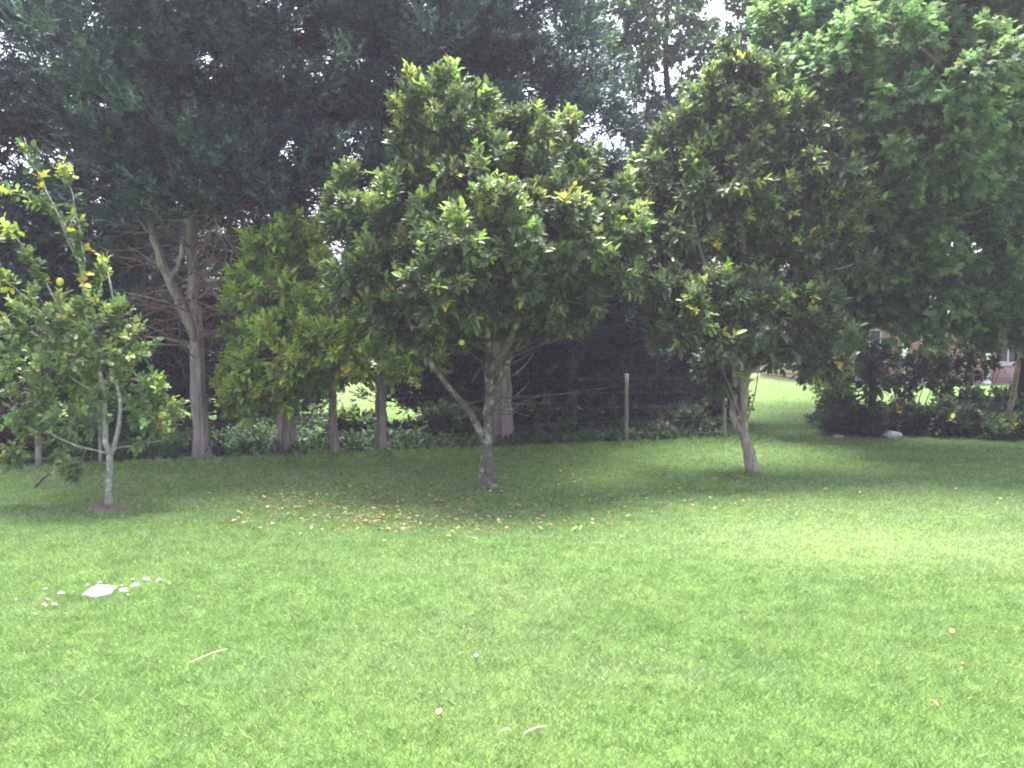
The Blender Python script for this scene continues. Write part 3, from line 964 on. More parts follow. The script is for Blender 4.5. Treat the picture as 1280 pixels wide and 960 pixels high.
def put(model, first, px, dist, rz, label, group=GC, scale=1.0):
    o = model if first else copy_tree(model)
    p = at(px, 480, dist)
    o.location = (p[0], p[1], 0); o.rotation_euler = (0, 0, rz); o.scale = (scale,) * 3
    tag(o, label, 'conifer', group)
    return o
put(mA, True, -40, 13.4, .3, 'dark conifer at the left edge whose blue-green boughs spread above the lemon tree')
put(mA, False, 110, 14.2, 2.1, 'dark conifer directly behind the tall shoots of the lemon tree', scale=.98)
put(mA, False, -250, 14.0, 4.0, 'dark conifer just outside the left edge behind the fence')
put(mA, False, 560, 17.0, 5.0, 'blue-green conifer behind the gap between the slim grey and the thick trunk', scale=.95)
put(mA, False, 716, 16.4, 1.2, 'dark conifer right of the thick trunk, its boughs dark against the sky gap', scale=.74)
put(mA, False, 590, 18.5, .2, 'tall conifer in the second row above the middle citrus', scale=.93)
put(mB, True, 830, 18.0, .7, 'dark low-branched conifer behind the gap between the middle and right citrus', scale=.66)
put(mB, False, 330, 17.8, 2.7, 'conifer standing second row behind the forked dead limbs', scale=.84)
put(mB, False, 170, 18.5, 3.7, 'conifer standing second row behind the lemon tree', scale=.82)
GS = 'low dark conifers filling the gap under the tall boughs'
hid = [(-60, 16.5, 0, .85), (60, 17.0, 1, .9), (170, 16.6, 2, .85), (275, 16.8, 3, .8), (370, 19.5, 4, .75), (540, 16.6, 5.2, .8), (590, 17.8, 6, .9), (655, 17.5, .5, .8), (735, 17.2, 1.5, .85), (795, 16.6, 2.5, .85), (860, 17.4, 3.5, .9)]
desc = ['low dark conifer at the far left edge beyond the fence', 'low dark conifer beyond the left fence post', 'low dark conifer behind the right half of the lemon tree', 'low dark conifer right of the forked bare trunk',
        'low dark conifer behind the left part of the yellow-tinged citrus', 'low dark conifer right of the bright lawn gap', 'low dark conifer behind the forked limb of the middle citrus', 'low dark conifer right beside the small bright gap in the dark hedge',
        'low dark conifer left of the middle fence post', 'low dark conifer just right of the middle fence post', 'low dark conifer behind the trunk fork of the right citrus']
for i, ((px, dd, rz, s), ds) in enumerate(zip(hid, desc)):
    put(mC, i == 0, px, dd, rz, ds, GS, s)

# ------------------------------------------------------------------ the large broadleaf tree at the right
bM = np.array([at(1292, 540, 15.2)[0], 15.2, 0])
rM = empty('broadleaf_tree', bM)
tag(rM, 'large spreading broadleaf tree with bright green hanging leaves filling the upper right', 'broadleaf tree')
T = Tubes()
tr = curve([bM, bM + [-.1, -.1, 1.0], at(1280, 400, 14.6), at(1268, 300, 13.7), at(1262, 150, 13.3), at(1250, -60, 13.2)], 18, .01)
T.add(tr, np.interp(np.linspace(0, 1, 18), [0, .1, 1], [.33, .25, .12]), 14, .05)
m1 = curve([tr[7], at(1240, 285, 13), at(1215, 262, 12.6), at(1200, 225, 12.3), at(1150, 200, 12)], 12, .01); T.add(m1, np.linspace(.09, .03, 12), 9, .05)
m2 = curve([tr[9], at(1230, 170, 13), at(1212, 110, 12.6), at(1195, 50, 12.4), at(1180, -20, 12.3)], 12, .01); T.add(m2, np.linspace(.11, .06, 12), 9, .05)
m3 = curve([tr[8], at(1180, 220, 13.5), at(1100, 150, 13.2), at(1010, 60, 13.0)], 12, .01); T.add(m3, np.linspace(.09, .03, 12), 9, .05)
m4 = curve([tr[8], at(1230, 160, 11.8), at(1180, 90, 10.8), at(1150, 60, 10.4)], 12, .01); T.add(m4, np.linspace(.08, .02, 12), 9, .05)
m5 = curve([tr[6], at(1180, 350, 13.3), at(1090, 330, 12.9), at(1050, 340, 12.6)], 12, .01); T.add(m5, np.linspace(.07, .02, 12), 9, .05)
m6 = curve([tr[9], at(1350, 100, 12.6), at(1400, 0, 12)], 10, .01); T.add(m6, np.linspace(.09, .03, 10), 9, .05)
m7 = curve([tr[12], at(1150, 0, 13.4), at(1050, -80, 13)], 10, .01); T.add(m7, np.linspace(.08, .03, 10), 9, .05)
blobs = px_blobs([
    (1090, 60, 70, 50, -1.6, .6), (1040, 110, 60, 50, -1.4, .6), (1120, 130, 70, 50, -1.8, .6), (1190, 100, 60, 36, -2.4, .5), (1230, 60, 40, 30, -2.6, .4), (1150, 190, 80, 40, -1.8, .6),
    (1210, 190, 50, 60, -2.2, .5), (1250, 150, 44, 60, -2.0, .5), (1000, 50, 55, 56, -.6), (1010, 130, 44, 56, -.6), (1060, 200, 70, 60, -.8), (1100, 260, 80, 60, -.8),
    (1180, 270, 80, 50, -.9), (1250, 260, 50, 60, -.6), (1080, 330, 70, 44, -.5), (1150, 330, 80, 50, -.6), (1220, 340, 70, 44, -.6), (1270, 370, 50, 44, -.5), (1110, 370, 66, 30, -.4), (1200, 385, 70, 26, -.4), (1060, 385, 40, 26, -.3),
    (1180, 20, 110, 70, 0, 1.2), (1080, -40, 120, 70, 0, 1.3), (1250, 0, 90, 90, 0, 1.3), (1130, 120, 130, 90, .9, .9), (1220, 250, 100, 100, .9, .9), (1080, 230, 90, 90, .8, .8), 
    (1360, 100, 90, 140, -.5, 1.3), (1360, 320, 80, 110, -.3, 1.2), (1200, -150, 220, 110, 0, 2.2), (1400, -80, 130, 150, 0, 2.0), (1010, 170, 130, 60, 5.5, 2.4), (955, 290, 60, 50, 2.5, .9), (1030, 280, 60, 60, 2.5, 1.0), (985, 340, 50, 34, 2.0, .7), (1000, 260, 90, 60, 6.5, 1.5), (1010, 210, 140, 50, 9.5, 3.6), (1050, 395, 34, 26, 1.5, .5), (1085, 322, 40, 34, 1.6, .5), (1160, 120, 150, 80, 5, 2.4), (1265, 410, 30, 20, -.5), (1060, 412, 24, 18, -.2), (1105, 400, 30, 12, -.2), (1230, 408, 26, 12, -.2),  # rearmost blobs are unseen crown, added behind to shade the far lawn
], 13.0)
L = Leaves(T_maple())
C, O, tips, cidx = broadleaf_crown(L, blobs, .50, .30, 18, 9, .086, .24, (.100, .180, .072), (.18, .30, .10), .55, (.2, .24, .05), .01, up_bias=.05, spread=1.0, droop=.45)
wire_branches(T, [tr[7:], m1, m2, m3, m4, m5, m6, m7], C, tips, cidx, r=.012, ttw=6)
to_local(T, bM)
T.build('trunk', 'dark_bark', rM)
L.build('crown', 'soft_leaf', rM, bM)
print('maple leaves', L.count())

# airy tree whose crown shows against the sky, top centre right
bE = np.array([at(850, 500, 19)[0], 19.0, 0])
rE = empty('broadleaf_tree', bE)
tag(rE, 'thin airy tree with small pale leaves showing bright sky through it, above the right citrus', 'broadleaf tree')
T = Tubes()
tr = curve([bE, at(845, 300, 19), at(835, 100, 19), at(830, -60, 19)], 14, .02); T.add(tr, np.linspace(.12, .03, 14), 10, .05)
blobs = px_blobs([(830, 30, 60, 46), (790, 70, 50, 40), (870, 90, 46, 46), (760, 30, 40, 40), (810, 140, 44, 36), (905, 40, 46, 40), (935, 90, 46, 44), (900, 140, 40, 40), (850, -40, 80, 50), (940, -10, 60, 40), (870, 190, 40, 60), (790, 190, 40, 40)], 19)
L = Leaves(T_oval())
C, O, tips, cidx = broadleaf_crown(L, blobs, .50, .32, 10, 7, .10, .3, (.06, .12, .045), (.11, .19, .06), .3, YELLOW, .0, up_bias=-.2, droop=.5)
wire_branches(T, [tr[4:]], C, tips, cidx, r=.012, ttw=4)
to_local(T, bE)
T.build('trunk', 'dark_bark', rE)
L.build('crown', 'soft_leaf', rE, bE)

# ------------------------------------------------------------------ far trees and hedge behind the second lawn
def far_tree_model():
    r = empty('broadleaf_tree')
    T = Tubes(); T.add(curve([[0, 0, 0], [.1, 0, 2], [0, .1, 4.5]], 8), np.linspace(.28, .12, 8), 9, .05)
    blobs = [((0, 0, 4.2), (2.4, 2.2, 1.7)), ((-1.4, 0, 3.0), (1.5, 1.5, 1.2)), ((1.5, .2, 3.1), (1.6, 1.5, 1.2)), ((.2, -.8, 2.3), (2.3, 1.4, 1.2)), ((0, 0, 1.4), (2.5, 1.5, 1.0))]
    L = Leaves(T_oval(), 1.3)
    C, O, tips, cidx = broadleaf_crown(L, blobs, .75, .45, 14, 7, .19, .35, (.05, .10, .03), (.10, .17, .04), .25, YELLOW, .0)
    wire_branches(T, [curve([[0, 0, 1], [0, .1, 4.5]], 8)], C, tips, cidx, r=.02, ttw=8)
    T.build('trunk', 'dark_bark', r); L.build('crown', 'soft_leaf', r)
    return r
fm = far_tree_model()
GF = 'bushy trees closing the view beyond the second lawn'
far = [(940, 52, 1.0), (1010, 56, 1.05), (700, 60, 1.0), (440, 50, .9), (330, 55, 1.1), (560, 55, 1.1), (820, 55, 1.1), (200, 52, 1.1), (60, 50, 1.1), (-80, 54, 1.1), (1150, 62, 1.2), (1290, 62, 1.2)]
fl = ['bushy tree at the end of the lawn strip right of the right citrus', 'bushy tree left of the brick house', 'far bushy tree glimpsed through the small gap left of the middle fence post', 'far bushy tree beyond the bright gap under the yellow-tinged citrus',
      'far bushy tree behind the flared grey conifer base', 'far bushy tree behind the middle citrus', 'far bushy tree behind the middle fence post', 'far bushy tree behind the lemon tree', 'far bushy tree behind the left fence post', 'far bushy tree at the left edge', 'far bushy tree behind the brick house', 'far bushy tree behind the right end of the brick house']
for i, ((px, dd, s), ds) in enumerate(zip(far, fl)):
    o = fm if i == 0 else copy_tree(fm)
    p = at(px, 480, dd); o.location = (p[0], p[1], 0); o.rotation_euler = (0, 0, i * 1.7); o.scale = (s * 1.25, s * 1.25, s)
    tag(o, ds, 'tree', GF)

# ------------------------------------------------------------------ brick house far right
def boxes(name, lst, mat, parent, bevel=0):
    V, Lp, Z = [], [], []
    for (x0, x1, y0, y1, z0, z1) in lst:
        k = len(V)
        V += [(x0, y0, z0), (x1, y0, z0), (x1, y1, z0), (x0, y1, z0), (x0, y0, z1), (x1, y0, z1), (x1, y1, z1), (x0, y1, z1)]
        for f in ((0, 3, 2, 1), (4, 5, 6, 7), (0, 1, 5, 4), (1, 2, 6, 5), (2, 3, 7, 6), (3, 0, 4, 7)):
            Lp += [k + i for i in f]; Z.append(4)
    o = link(name, mesh_np(name, np.array(V, float), Lp, Z), mat, parent)
    return o
HD = 36.0
hx0, hx1 = at(1010, 480, HD)[0], at(1420, 480, HD)[0]
rH = empty('brick_house', (hx0, HD, 0))
tag(rH, 'red brick house with white trim glimpsed through the leaves at the right', 'house')
W = hx1 - hx0
HH = 2.75
wins = [(2.0, 3.0, .9, 2.2), (4.55, 5.35, .2, 2.3), (7.6, 8.7, .8, 2.2), (10.2, 11.4, .9, 2.2)]
# front wall pieced round the openings
pieces = []
x = 0.0
for (a, b, z0, z1) in wins:
    pieces += [(x, a, 0, .25, 0, HH), (a, b, 0, .25, 0, z0), (a, b, 0, .25, z1, HH)]
    x = b
pieces += [(x, W, 0, .25, 0, HH), (0, .25, .25, 7, 0, HH), (W - .25, W, .25, 7, 0, HH), (.25, W - .25, 6.75, 7, 0, HH)]
boxes('wall', pieces, 'brick', rH)
for (a, b, z0, z1) in wins:
    fr = boxes('window', [(a, a + .07, .06, .16, z0, z1), (b - .07, b, .06, .16, z0, z1), (a + .07, b - .07, .06, .16, z1 - .07, z1), (a + .07, b - .07, .06, .16, z0, z0 + .07), ((a + b) / 2 - .03, (a + b) / 2 + .03, .07, .15, z0 + .07, z1 - .07)], 'white_paint', rH)
    boxes('pane', [(a + .07, b - .07, .10, .12, z0 + .07, z1 - .07)], 'glass', fr)
    boxes('sill', [(a - .08, b + .08, -.07, .05, z0 - .08, z0 - .003)], 'white_paint', fr)
for cx in (1.55, 3.35, 4.3, 5.0 + .75, 6.6, 9.4):
    boxes('porch_column', [(cx - .09, cx + .09, -1.3, -1.12, .12, HH - .12), (cx - .13, cx + .13, -1.34, -1.08, 0, .12), (cx - .13, cx + .13, -1.34, -1.08, HH - .12, HH)], 'white_paint', rH)
boxes('gutter', [(-.5, W + .5, -1.62, -1.5, HH, HH + .14)], 'white_paint', rH)
# hipped roof
V = [(-.5, -1.5, HH), (W + .5, -1.5, HH), (W + .5, 7.5, HH), (-.5, 7.5, HH), (3.5, 3, HH + 1.9), (W - 3.5, 3, HH + 1.9),
     (-.5, -1.5, HH + .13), (W + .5, -1.5, HH + .13), (W + .5, 7.5, HH + .13), (-.5, 7.5, HH + .13)]
Fs = [(0, 3, 2, 1), (0, 1, 7, 6), (1, 2, 8, 7), (2, 3, 9, 8), (3, 0, 6, 9), (6, 7, 5, 4), (7, 8, 5), (8, 9, 4, 5), (9, 6, 4)]
rf = link('roof', mesh_np('roof', np.array(V, float), sum([list(f) for f in Fs], []), [len(f) for f in Fs]), 'roof', rH)
boxes('chimney', [(4.5, 5.2, 3.2, 3.9, HH + 1.4, HH + 2.6)], 'brick', rf)

# ------------------------------------------------------------------ wire fence
pf = [ground_at(-60, 592), ground_at(49, 589), ground_at(783, 556), ground_at(905, 551)]
pf[0] = pf[1] + (pf[1] - pf[2]) * .25
rF = empty('wire_fence', pf[2])
tag(rF, 'post and wire fence running along the foot of the conifers', 'fence')
def post(p, h, w=.075, lean=(0, 0), name='post', parent=rF, mat='post_wood'):
    T = Tubes()
    q = curve([[0, 0, -.05], [lean[0] * .5, lean[1] * .5, h * .5], [lean[0], lean[1], h]], 6, .002)
    T.add(q, w * .5, 8, .06)
    o = T.build(name, mat, parent, smooth=False)
    o.location = p - (np.array(parent.location) if parent else 0)
    return o
for p, h, w in ((pf[0], 1.05, .08), (pf[1], 1.12, .08), (pf[1] + (pf[2] - pf[1]) * .085, .95, .05), (pf[2], 1.13, .065), (pf[3], .70, .06)):
    post(p, h, w, (rng.normal(0, .01), 0))
for z in (.16, .38, .61, .84, 1.06):
    T = Tubes()
    pts = []
    for a, b in zip(pf[:-1], pf[1:]):
        n = max(3, int(np.linalg.norm(b - a) / .8))
        for i in range(n):
            t = i / n
            q = a * (1 - t) + b * t + np.array([0, -.043, z - .02 * math.sin(math.pi * t) + rng.normal(0, .002)])
            pts.append(q)
    pts.append(pf[-1] + np.array([0, -.043, min(z, .66)]))
    T.add(np.array(pts) - pf[2], .0012, 5, cap=False)
    T.build('wire', 'wire', rF)

# leaning prop stick near the lemon
p0 = ground_at(41, 611); p1 = at(97, 543, p0[1] - .15)
T = Tubes(); T.add(curve([p0 + [0, 0, .0], (p0 + p1) / 2 + [.02, 0, -.02], p1], 8, .003), np.linspace(.017, .014, 8), 8, .08)
to_local(T, p0)
o = T.build('wooden_stick', 'stick_wood'); o.location = p0
tag(o, 'thin wooden prop stick leaning up from the lawn into the lemon tree', 'stick')

# black strip (pipe) up the conifer trunk is left out of the fence; leaning post at the right edge
p0 = np.array([at(1256, 520, 14.8)[0], 14.8, 0]); p1 = at(1275, 448, 14.9)
T = Tubes(); T.add(curve([p0, p1], 6, .003), .045, 8, .05); to_local(T, p0)
o = T.build('leaning_post', 'stick_wood', smooth=False); o.location = p0
tag(o, 'weathered wooden post leaning by the dark trunk at the right edge', 'post')

# dark ivy grown letterbox-topped post
pp = np.array([at(1090, 520, 14.9)[0], 14.9, 0])
rP = empty('garden_post', pp)
tag(rP, 'dark garden post with a flat board top and ivy growing round it', 'post')
T = Tubes(); T.add(curve([[0, 0, 0], [.01, 0, .6], [0, 0, 1.3]], 6), .055, 8, .05); T.build('post', 'dark_bark', rP, smooth=False)
boxes('board', [(-.30, .12, -.05, .05, 1.05, 1.42)], 'dark_paint', rP)
L = Leaves(T_oval())
n = 420
a = rng.uniform(0, 6.28, n); z = rng.uniform(.1, 1.7, n)
rr = .08 + .12 * rng.random(n) + .08 * np.sin(z * 5) ** 2
P = np.stack([np.cos(a) * rr, np.sin(a) * rr, z], -1)
dd = np.stack([np.cos(a), np.sin(a), -.4 + 0 * a], -1)
shoots(L, P, dd, 3, .08, .04, vary((.035, .06, .03), n), .8, .3)
L.build('ivy', 'soft_leaf', rP)

# ------------------------------------------------------------------ shrubs, vines and undergrowth
def shrub(name, px, dist, w, h, palette, young, label, cat='shrub', group=None, leaf=.085, tmpl=None, yp=.2, dens=1.0, depth=None, z0=0):
    b = np.array([at(px, 500, dist)[0], dist, 0])
    r = empty(name, b)
    tag(r, label, cat, group)
    dp = depth or w * .8
    blobs = [((0, 0, z0 + (h - z0) * .5), (w * .5, dp * .5, (h - z0) * .5))]
    for i in range(4):
        blobs.append(((rng.uniform(-.35, .35) * w, rng.uniform(-.3, .2) * dp, z0 + (h - z0) * rng.uniform(.25, .7)), (w * .28, dp * .3, (h - z0) * .32)))
    L = Leaves(tmpl or T_oval())
    C, O, tips, cidx = broadleaf_crown(L, blobs, .26 / dens, .14, 8, 6, leaf, .13, palette, young, yp, YELLOW, .004, up_bias=.4, keep=lambda C: C[:, 2] > .02)
    T = Tubes()
    for i in range(7):
        a = rng.uniform(0, 6.28)
        T.add(curve([[.05 * math.cos(a), .05 * math.sin(a), 0], [.15 * w * math.cos(a), .15 * w * math.sin(a), h * .3], [.3 * w * math.cos(a), .3 * dp * math.sin(a), h * .65]], 6), np.linspace(.014, .005, 6), 5)
    wire_branches(T, [curve([[0, 0, 0], [0, 0, h * .7]], 6)], C, tips, cidx, r=.004, ttw=4)
    T.build('stems', 'dark_bark', r)
    L.build('foliage', 'soft_leaf', r)
    return r
DG, DY = (.066, .110, .060), (.11, .17, .07)
GSh = 'shrubs in the bed on the right'
shrub('shrub', 1070, 15.3, 1.0, .45, DG, DY, 'low dark shrub at the left end of the bed, beside the pale rock', group=GSh)
shrub('shrub', 1125, 15.5, .9, .5, (.05, .07, .045), DY, 'greyish low shrub just behind the pale rock', group=GSh, yp=.1)
shrub('shrub', 1190, 15.2, 1.1, .6, (.045, .085, .045), DY, 'medium dark green shrub in the middle of the bed', group=GSh)
shrub('shrub', 1230, 15.6, 1.2, .75, DG, DY, 'taller dark shrub left of the leaning post', group=GSh)
shrub('shrub', 1248, 14.8, 1.0, .34, (.055, .095, .035), (.12, .18, .05), 'low paler shrub at the front of the bed near the right edge', group=GSh, yp=.3)
shrub('shrub', 1290, 15.2, 1.2, .65, DG, DY, 'dark shrub cut by the right edge of the picture', group=GSh)
shrub('shrub', 1045, 15.8, .6, 1.1, (.075, .14, .035), (.17, .26, .05), 'bright green upright shrub between the lawn strip and the dark post', group=GSh, yp=.5)
shrub('climbing_plant', 1140, 16.0, 1.6, 1.8, (.05, .09, .03), (.14, .2, .045), 'loose climbing plant screening the house right of the dark post', cat='climbing plant', dens=.62, depth=.4, yp=.25, z0=.3)
shrub('climbing_plant', 1215, 16.2, 1.7, 1.8, (.045, .06, .03), (.10, .15, .04), 'darker climbing plant left of the big trunk at the right edge', cat='climbing plant', dens=.62, depth=.4, yp=.15, z0=.3)
shrub('bush', 893, 17.6, 1.3, .9, DG, (.08, .13, .04), 'round dark bush behind the trunk of the right citrus', cat='bush')
shrub('bush', 20, 12.4, 1.3, .75, (.10, .05, .05), (.12, .07, .06), 'low reddish brown bush behind the fence at the left edge', cat='bush', leaf=.06)
shrub('bush', 690, 15.0, .9, .62, (.045, .085, .045), DY, 'leafy green weed clump left of the middle fence post', cat='bush')
shrub('bush', 560, 14.6, 1.0, .55, DG, (.10, .17, .05), 'leafy green weed clump behind the forked limb of the middle citrus', cat='bush')
shrub('bush', 432, 14.2, .8, .62, (.05, .09, .035), (.12, .2, .05), 'leafy green weed clump between the thin reddish and slim grey trunks', cat='bush')
shrub('bush', 850, 15.4, 1.0, .5, DG, DY, 'leafy weed clump right of the middle fence post', cat='bush')
shrub('bush', 760, 15.6, 1.0, .55, DG, DY, 'leafy weed clump just behind the middle fence post', cat='bush')

# undergrowth strip behind the wire
def undergrowth():
    L = Leaves(T_oval(), .8)
    n = 5200
    x = rng.uniform(-8.5, 3.6, n)
    fy = 11.1 + (x + 5.9) * .34
    y = fy + .25 + rng.random(n) ** 1.3 * 4.5
    m = val_noise(x, y, .6, 21)
    k = (rng.random(n) < .25 + m * 1.1)
    x, y, m = x[k], y[k], m[k]; n = len(x)
    h = (.08 + .30 * m ** 1.5) * rng.uniform(.5, 1.2, n)
    tips = np.stack([x, y, h], -1)
    shoots(L, tips, rng.normal(0, .4, (n, 3)) + np.array([0, 0, 1]), 9, .075, h * .8, vary((.042, .082, .034), n, .25, .1), 1.0, .1)
    n = 2600                                       # ivy and weeds right of the bed
    x = rng.uniform(5.7, 11.0, n); y = 15.1 + rng.random(n) * 2.2
    h = .10 + .22 * val_noise(x, y, .5, 31)
    shoots(L, np.stack([x, y, h], -1), rng.normal(0, .4, (n, 3)) + np.array([0, 0, 1]), 8, .07, h * .8, vary((.04, .078, .036), n, .25, .1), 1.0, .1)
    o = L.build('undergrowth', 'soft_leaf')
    tag(o, 'low leafy weeds and ground cover growing behind the fence and in the shaded bed', 'ground cover', kind='stuff')
undergrowth()

# ------------------------------------------------------------------ rocks, stones, slab
def rock_mesh(r, seed, sub=2, flat=.6):
    import bmesh
    g = np.random.default_rng(seed)
    bm = bmesh.new()
    bmesh.ops.create_icosphere(bm, subdivisions=sub, radius=1)
    planes = unit(g.normal(0, 1, (9, 3))); offs = g.uniform(.62, .95, 9)
    for v in bm.verts:
        p = np.array(v.co)
        for n_, o_ in zip(planes, offs):
            s = p @ n_
            if s > o_: p = p - n_ * (s - o_)
        p = p * (1 + g.normal(0, .03))
        v.co = (p[0] * r[0], p[1] * r[1], p[2] * r[2])
    me = bpy.data.meshes.new('rock')
    bm.to_mesh(me); bm.free()
    return me
def rock(name, p, r, seed, mat, rz, label, cat, group=None, rx=0):
    o = link(name, rock_mesh(r, seed), mat)
    o.location = (p[0], p[1], r[2] * .45); o.rotation_euler = (rx, 0, rz)
    tag(o, label, cat, group)
    return o
GR = 'rocks along the edge of the bed on the right'
rock('rock', ground_at(1112, 548), (.24, .15, .10), 1, 'stone', .2, 'pale flat rock at the front edge of the bed', 'rock', GR)
rock('rock', ground_at(1095, 543), (.20, .16, .24), 2, 'grey_rock', 1.0, 'grey upright rock just left behind the pale flat one', 'rock', GR)
rock('rock', ground_at(1150, 542), (.30, .2, .24), 3, 'grey_rock', .6, 'largest brownish grey rock, right of the pale flat one', 'rock', GR)
rock('rock', ground_at(1048, 548), (.10, .07, .05), 4, 'stone', .1, 'small pale rock at the left end of the bed', 'rock', GR)
rock('rock', ground_at(1270, 541), (.12, .10, .08), 5, 'stone', .1, 'small pale rock near the right edge', 'rock', GR)

# slab set in the lawn
ps = ground_at(124, 744)
import bmesh
bm = bmesh.new()
outline = [tuple((ground_at(*q) - ps)[:2]) for q in ((101, 749), (120, 751), (136, 748), (144, 742), (147, 738), (136, 737), (119, 737), (109, 743))]
vb = [bm.verts.new((x, y, -.005)) for x, y in outline]
vt = [bm.verts.new((x * .96, y * .96, .032 + rng.normal(0, .002))) for x, y in outline]
bm.faces.new(vb[::-1]); bm.faces.new(vt)
for i in range(8):
    j = (i + 1) % 8; bm.faces.new((vb[i], vb[j], vt[j], vt[i]))
bmesh.ops.bevel(bm, geom=[e for e in bm.edges], offset=.006, segments=2, affect='EDGES')
me = bpy.data.meshes.new('slab'); bm.to_mesh(me); bm.free()
o = link('stone_slab', me, 'slab'); o.location = ps
tag(o, 'flat whitish stone slab lying in the lawn at the lower left', 'stone slab')
stones = [(60, 752, .014, 'single pale stone left of the two paired stones'), (77, 745, .022, 'oval white stone just left of the slab'), (56, 760, .022, 'left one of two paired white stones'),
          (69, 759, .020, 'right one of two paired white stones'), (48, 763, .012, 'tiny white stone beside the left paired stone'), (36, 775, .010, 'tiny stone nearest the bottom left'),
          (109, 734, .014, 'small stone above the middle of the slab'), (125, 731, .018, 'round stone behind the slab'), (152, 735, .014, 'small stone between the slab and the long stone'),
          (155, 742, .030, 'long tilted white stone right of the slab'), (169, 736, .028, 'largest white stone right of the slab'), (160, 746, .013, 'tiny stone in front of the long tilted stone'),
          (182, 728, .026, 'half buried flat stone above the largest stone'), (199, 728, .022, 'squarish white stone near the right end'), (211, 732, .015, 'last small stone at the right end'),
          (57, 739, .016, 'small dull stone farthest left in the upper row'), (20, 752, .012, 'small stone close to the left edge'), (45, 770, .010, 'small dull stone below the paired stones'), (166, 727, .014, 'dark edged stone left of the half buried one')]
for i, (px, py, r, lab) in enumerate(stones):
    p = ground_at(px, py)
    o = link('white_stone', rock_mesh((r * 1.25, r, r * .75), 40 + i), 'stone')
    o.location = (p[0], p[1], r * .3 + .008); o.rotation_euler = (0, 0, i * 1.1)
    tag(o, lab, 'stone', 'white stones lying round the slab in the lawn')

# ------------------------------------------------------------------ fallen leaves, straws
def fallen_mesh(seed, ln=.09, curl=.3):
    g = np.random.default_rng(seed)
    rows = 7
    V, Lp, Z = [], [], []
    for i in range(rows):
        t = i / (rows - 1)
        w = .23 * math.sin(math.pi * min(1, t * .93 + .05)) ** .8
        for s in (-1, 0, 1):
            V.append([s * w * ln, (t - .5) * ln, (curl * abs(s) * w + curl * .5 * (t - .5) ** 2) * ln + .001])
    for i in range(rows - 1):
        for j in (0, 1):
            a = i * 3 + j
            Lp += [a, a + 1, a + 4, a + 3]; Z.append(4)
    return np.array(V), Lp, Z
leafcols = [((.27, .185, .095), 'dry tan brown'), ((.36, .27, .14), 'pale straw coloured'), ((.46, .41, .08), 'yellow'), ((.24, .145, .085), 'reddish brown'), ((.52, .49, .38), 'whitish')]
def leaf_mesh(ci, seed, ln):
    V, Lp, Z = fallen_mesh(seed, ln, [.3, .6, .9][seed % 3])
    col = np.array(leafcols[ci][0])
    return mesh_np('fallen_leaf', V, Lp, Z, np.tile(col, (len(V), 1)))
variants = {(c, s): leaf_mesh(c, s, (.050, .058, .042)[s]) for c in range(5) for s in range(3)}
for me in variants.values(): me.materials.append(M['dead_leaf'])
def fallen(px, py, ci, s, label, group):
    p = ground_at(px, py)
    o = bpy.data.objects.new('fallen_leaf', variants[(ci, s)])
    COL.objects.link(o)
    o.location = (p[0], p[1], .036)
    o.rotation_euler = (rng.normal(0, .25), rng.normal(0, .25), rng.uniform(0, 6.28))
    tag(o, label, 'fallen leaf', group)
# leaves that stand out one by one
solo = [(341, 660, 0, 1, 'large tan fallen leaf just left of the brown leaf litter, in the sunlit grass'), (595, 829, 4, 0, 'single whitish leaf alone in the front lawn below the middle citrus'),
        (549, 901, 1, 1, 'curled straw coloured leaf left of the short pale straw at the bottom'), (1190, 797, 2, 0, 'single bright yellow leaf in the lawn at the lower right'),
        (1004, 595, 4, 0, 'whitish leaf just right of the right citrus trunk'), (1250, 628, 2, 1, 'yellow leaf near the right edge below the shrubs'), (1195, 615, 1, 0, 'pale leaf in the shaded lawn right, left of the yellow one'),
        (905, 686, 0, 1, 'tan leaf on the dry patch in front of the right citrus'), (885, 692, 1, 0, 'straw leaf left of the tan one on the dry patch'), (1029, 680, 2, 2, 'small yellow leaf right of the dry patch'),
        (1168, 890, 1, 2, 'small pale leaf in the lower right corner'), (1206, 840, 1, 2, 'small straw leaf below the bright yellow leaf'), (526, 660, 0, 0, 'tan leaf at the front edge of the litter below the middle citrus'),
        (656, 650, 1, 0, 'pale leaf directly below the middle citrus trunk'), (785, 650, 1, 1, 'pale leaf in front between the two big citrus trees'), (893, 640, 3, 1, 'reddish leaf in front of the right citrus'),
        (810, 677, 1, 2, 'small pale leaf beyond the bright grass edge'), (632, 925, 1, 2, 'small curled leaf left of the short pale straw')]
for (px, py, ci, s, lab) in solo:
    fallen(px, py, ci, s, lab, None)
GL = 'fallen leaves under the citrus trees'
zone = [('under the middle citrus left of its trunk', 430, 624, 110, 22, 70), ('under the middle citrus right of its trunk', 680, 612, 50, 12, 45), ('in front of the middle citrus', 560, 650, 130, 12, 40), ('round the foot of the right citrus', 900, 620, 90, 18, 40)]
seenl = []
for (nm, cx, cy_, sx, sy, cnt) in zone:
    for i in range(cnt):
        px, py = cx + sx * rng.uniform(-1.6, 1.6), cy_ + sy * rng.normal(0, .85)
        py = min(max(py, 582), 690)
        ci = int(rng.choice([0, 1, 2, 3, 4], p=[.4, .25, .1, .2, .05]))
        lab = '%s fallen leaf among the litter %s' % (leafcols[ci][1], nm)
        fallen(px, py, ci, int(rng.integers(3)), lab, '%s leaves %s' % (leafcols[ci][1], nm))
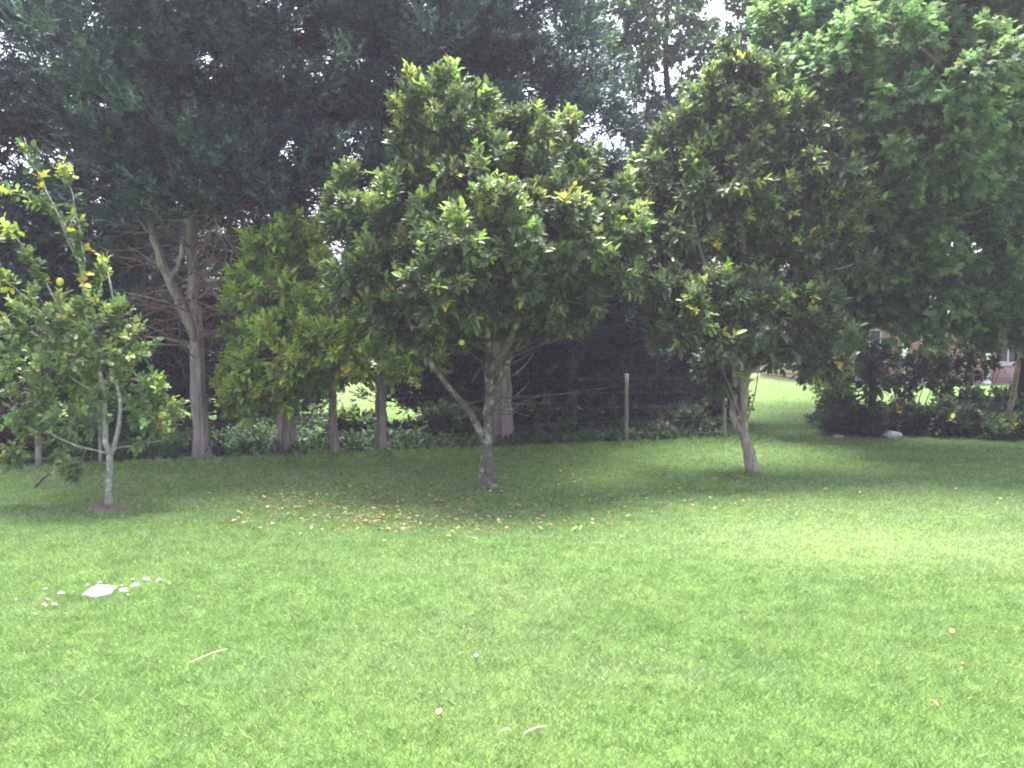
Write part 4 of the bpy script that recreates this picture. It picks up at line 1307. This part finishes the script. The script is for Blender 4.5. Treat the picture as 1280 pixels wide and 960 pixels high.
# fine brown litter that nobody could count
L = Leaves(T_citrus())
for (cx, cy_, sx, sy, cnt) in ((430, 620, 100, 18, 1000), (600, 625, 90, 18, 450), (520, 652, 80, 9, 260), (760, 625, 90, 20, 120), (920, 612, 60, 12, 110)):
    q = np.array([ground_at(rng.normal(cx, sx), min(max(rng.normal(cy_, sy), 580), 680)) for _ in range(cnt)])
    q[:, 2] = rng.uniform(.015, .034, cnt)
    d = rdir(cnt); d[:, 2] *= .25
    cc = np.array([leafcols[i][0] for i in rng.choice([0, 1, 3], cnt, p=[.4, .2, .4])]) * rng.uniform(.6, 1.35, (cnt, 1))
    L.add(q, d, np.tile([0, 0, 1.0], (cnt, 1)) + rng.normal(0, .2, (cnt, 3)), rng.uniform(.03, .06, cnt), cc)
o = L.build('leaf_litter', 'dead_leaf')
tag(o, 'fine brown leaf litter scattered in the shaded grass under the citrus trees', 'leaf litter', kind='stuff')

def straw(p0x, p1x, r, label):
    a, b = ground_at(*p0x), ground_at(*p1x)
    a[2] = .034; b[2] = .042
    T = Tubes(); T.add(curve([a, (a + b) / 2 + [0, .01, .006], b], 8, .001), np.linspace(r, r * .5, 8), 6)
    to_local(T, a)
    o = T.build('straw', 'straw'); o.location = a
    tag(o, label, 'straw')
straw((237, 837), (284, 821), .0025, 'long thin pale straw lying in the lawn at the lower left')
straw((655, 928), (684, 920), .004, 'short thick pale straw lying at the bottom centre')

# ------------------------------------------------------------------ thin violet volume added to imitate the lens's veiling glare
def build_glare_veil():
    m, nt, out = new_mat('glare_veil')
    v = N(nt, "ShaderNodeVolumePrincipled")
    v.inputs['Color'].default_value = (.85, .76, 1.0, 1)
    v.inputs['Density'].default_value = VEIL_DENSITY
    v.inputs['Anisotropy'].default_value = 0.2
    nt.links.new(v.outputs[0], out.inputs['Volume'])
    M['glare_veil'] = m
    o = boxes('glare_veil', [(-200, 200, -110, 200, -1, 15)], 'glare_veil', None)
    tag(o, 'thin violet volume added over the garden to imitate veiling glare', 'glare_veil', kind='stuff')
VEIL_DENSITY = 0.0016
build_glare_veil()
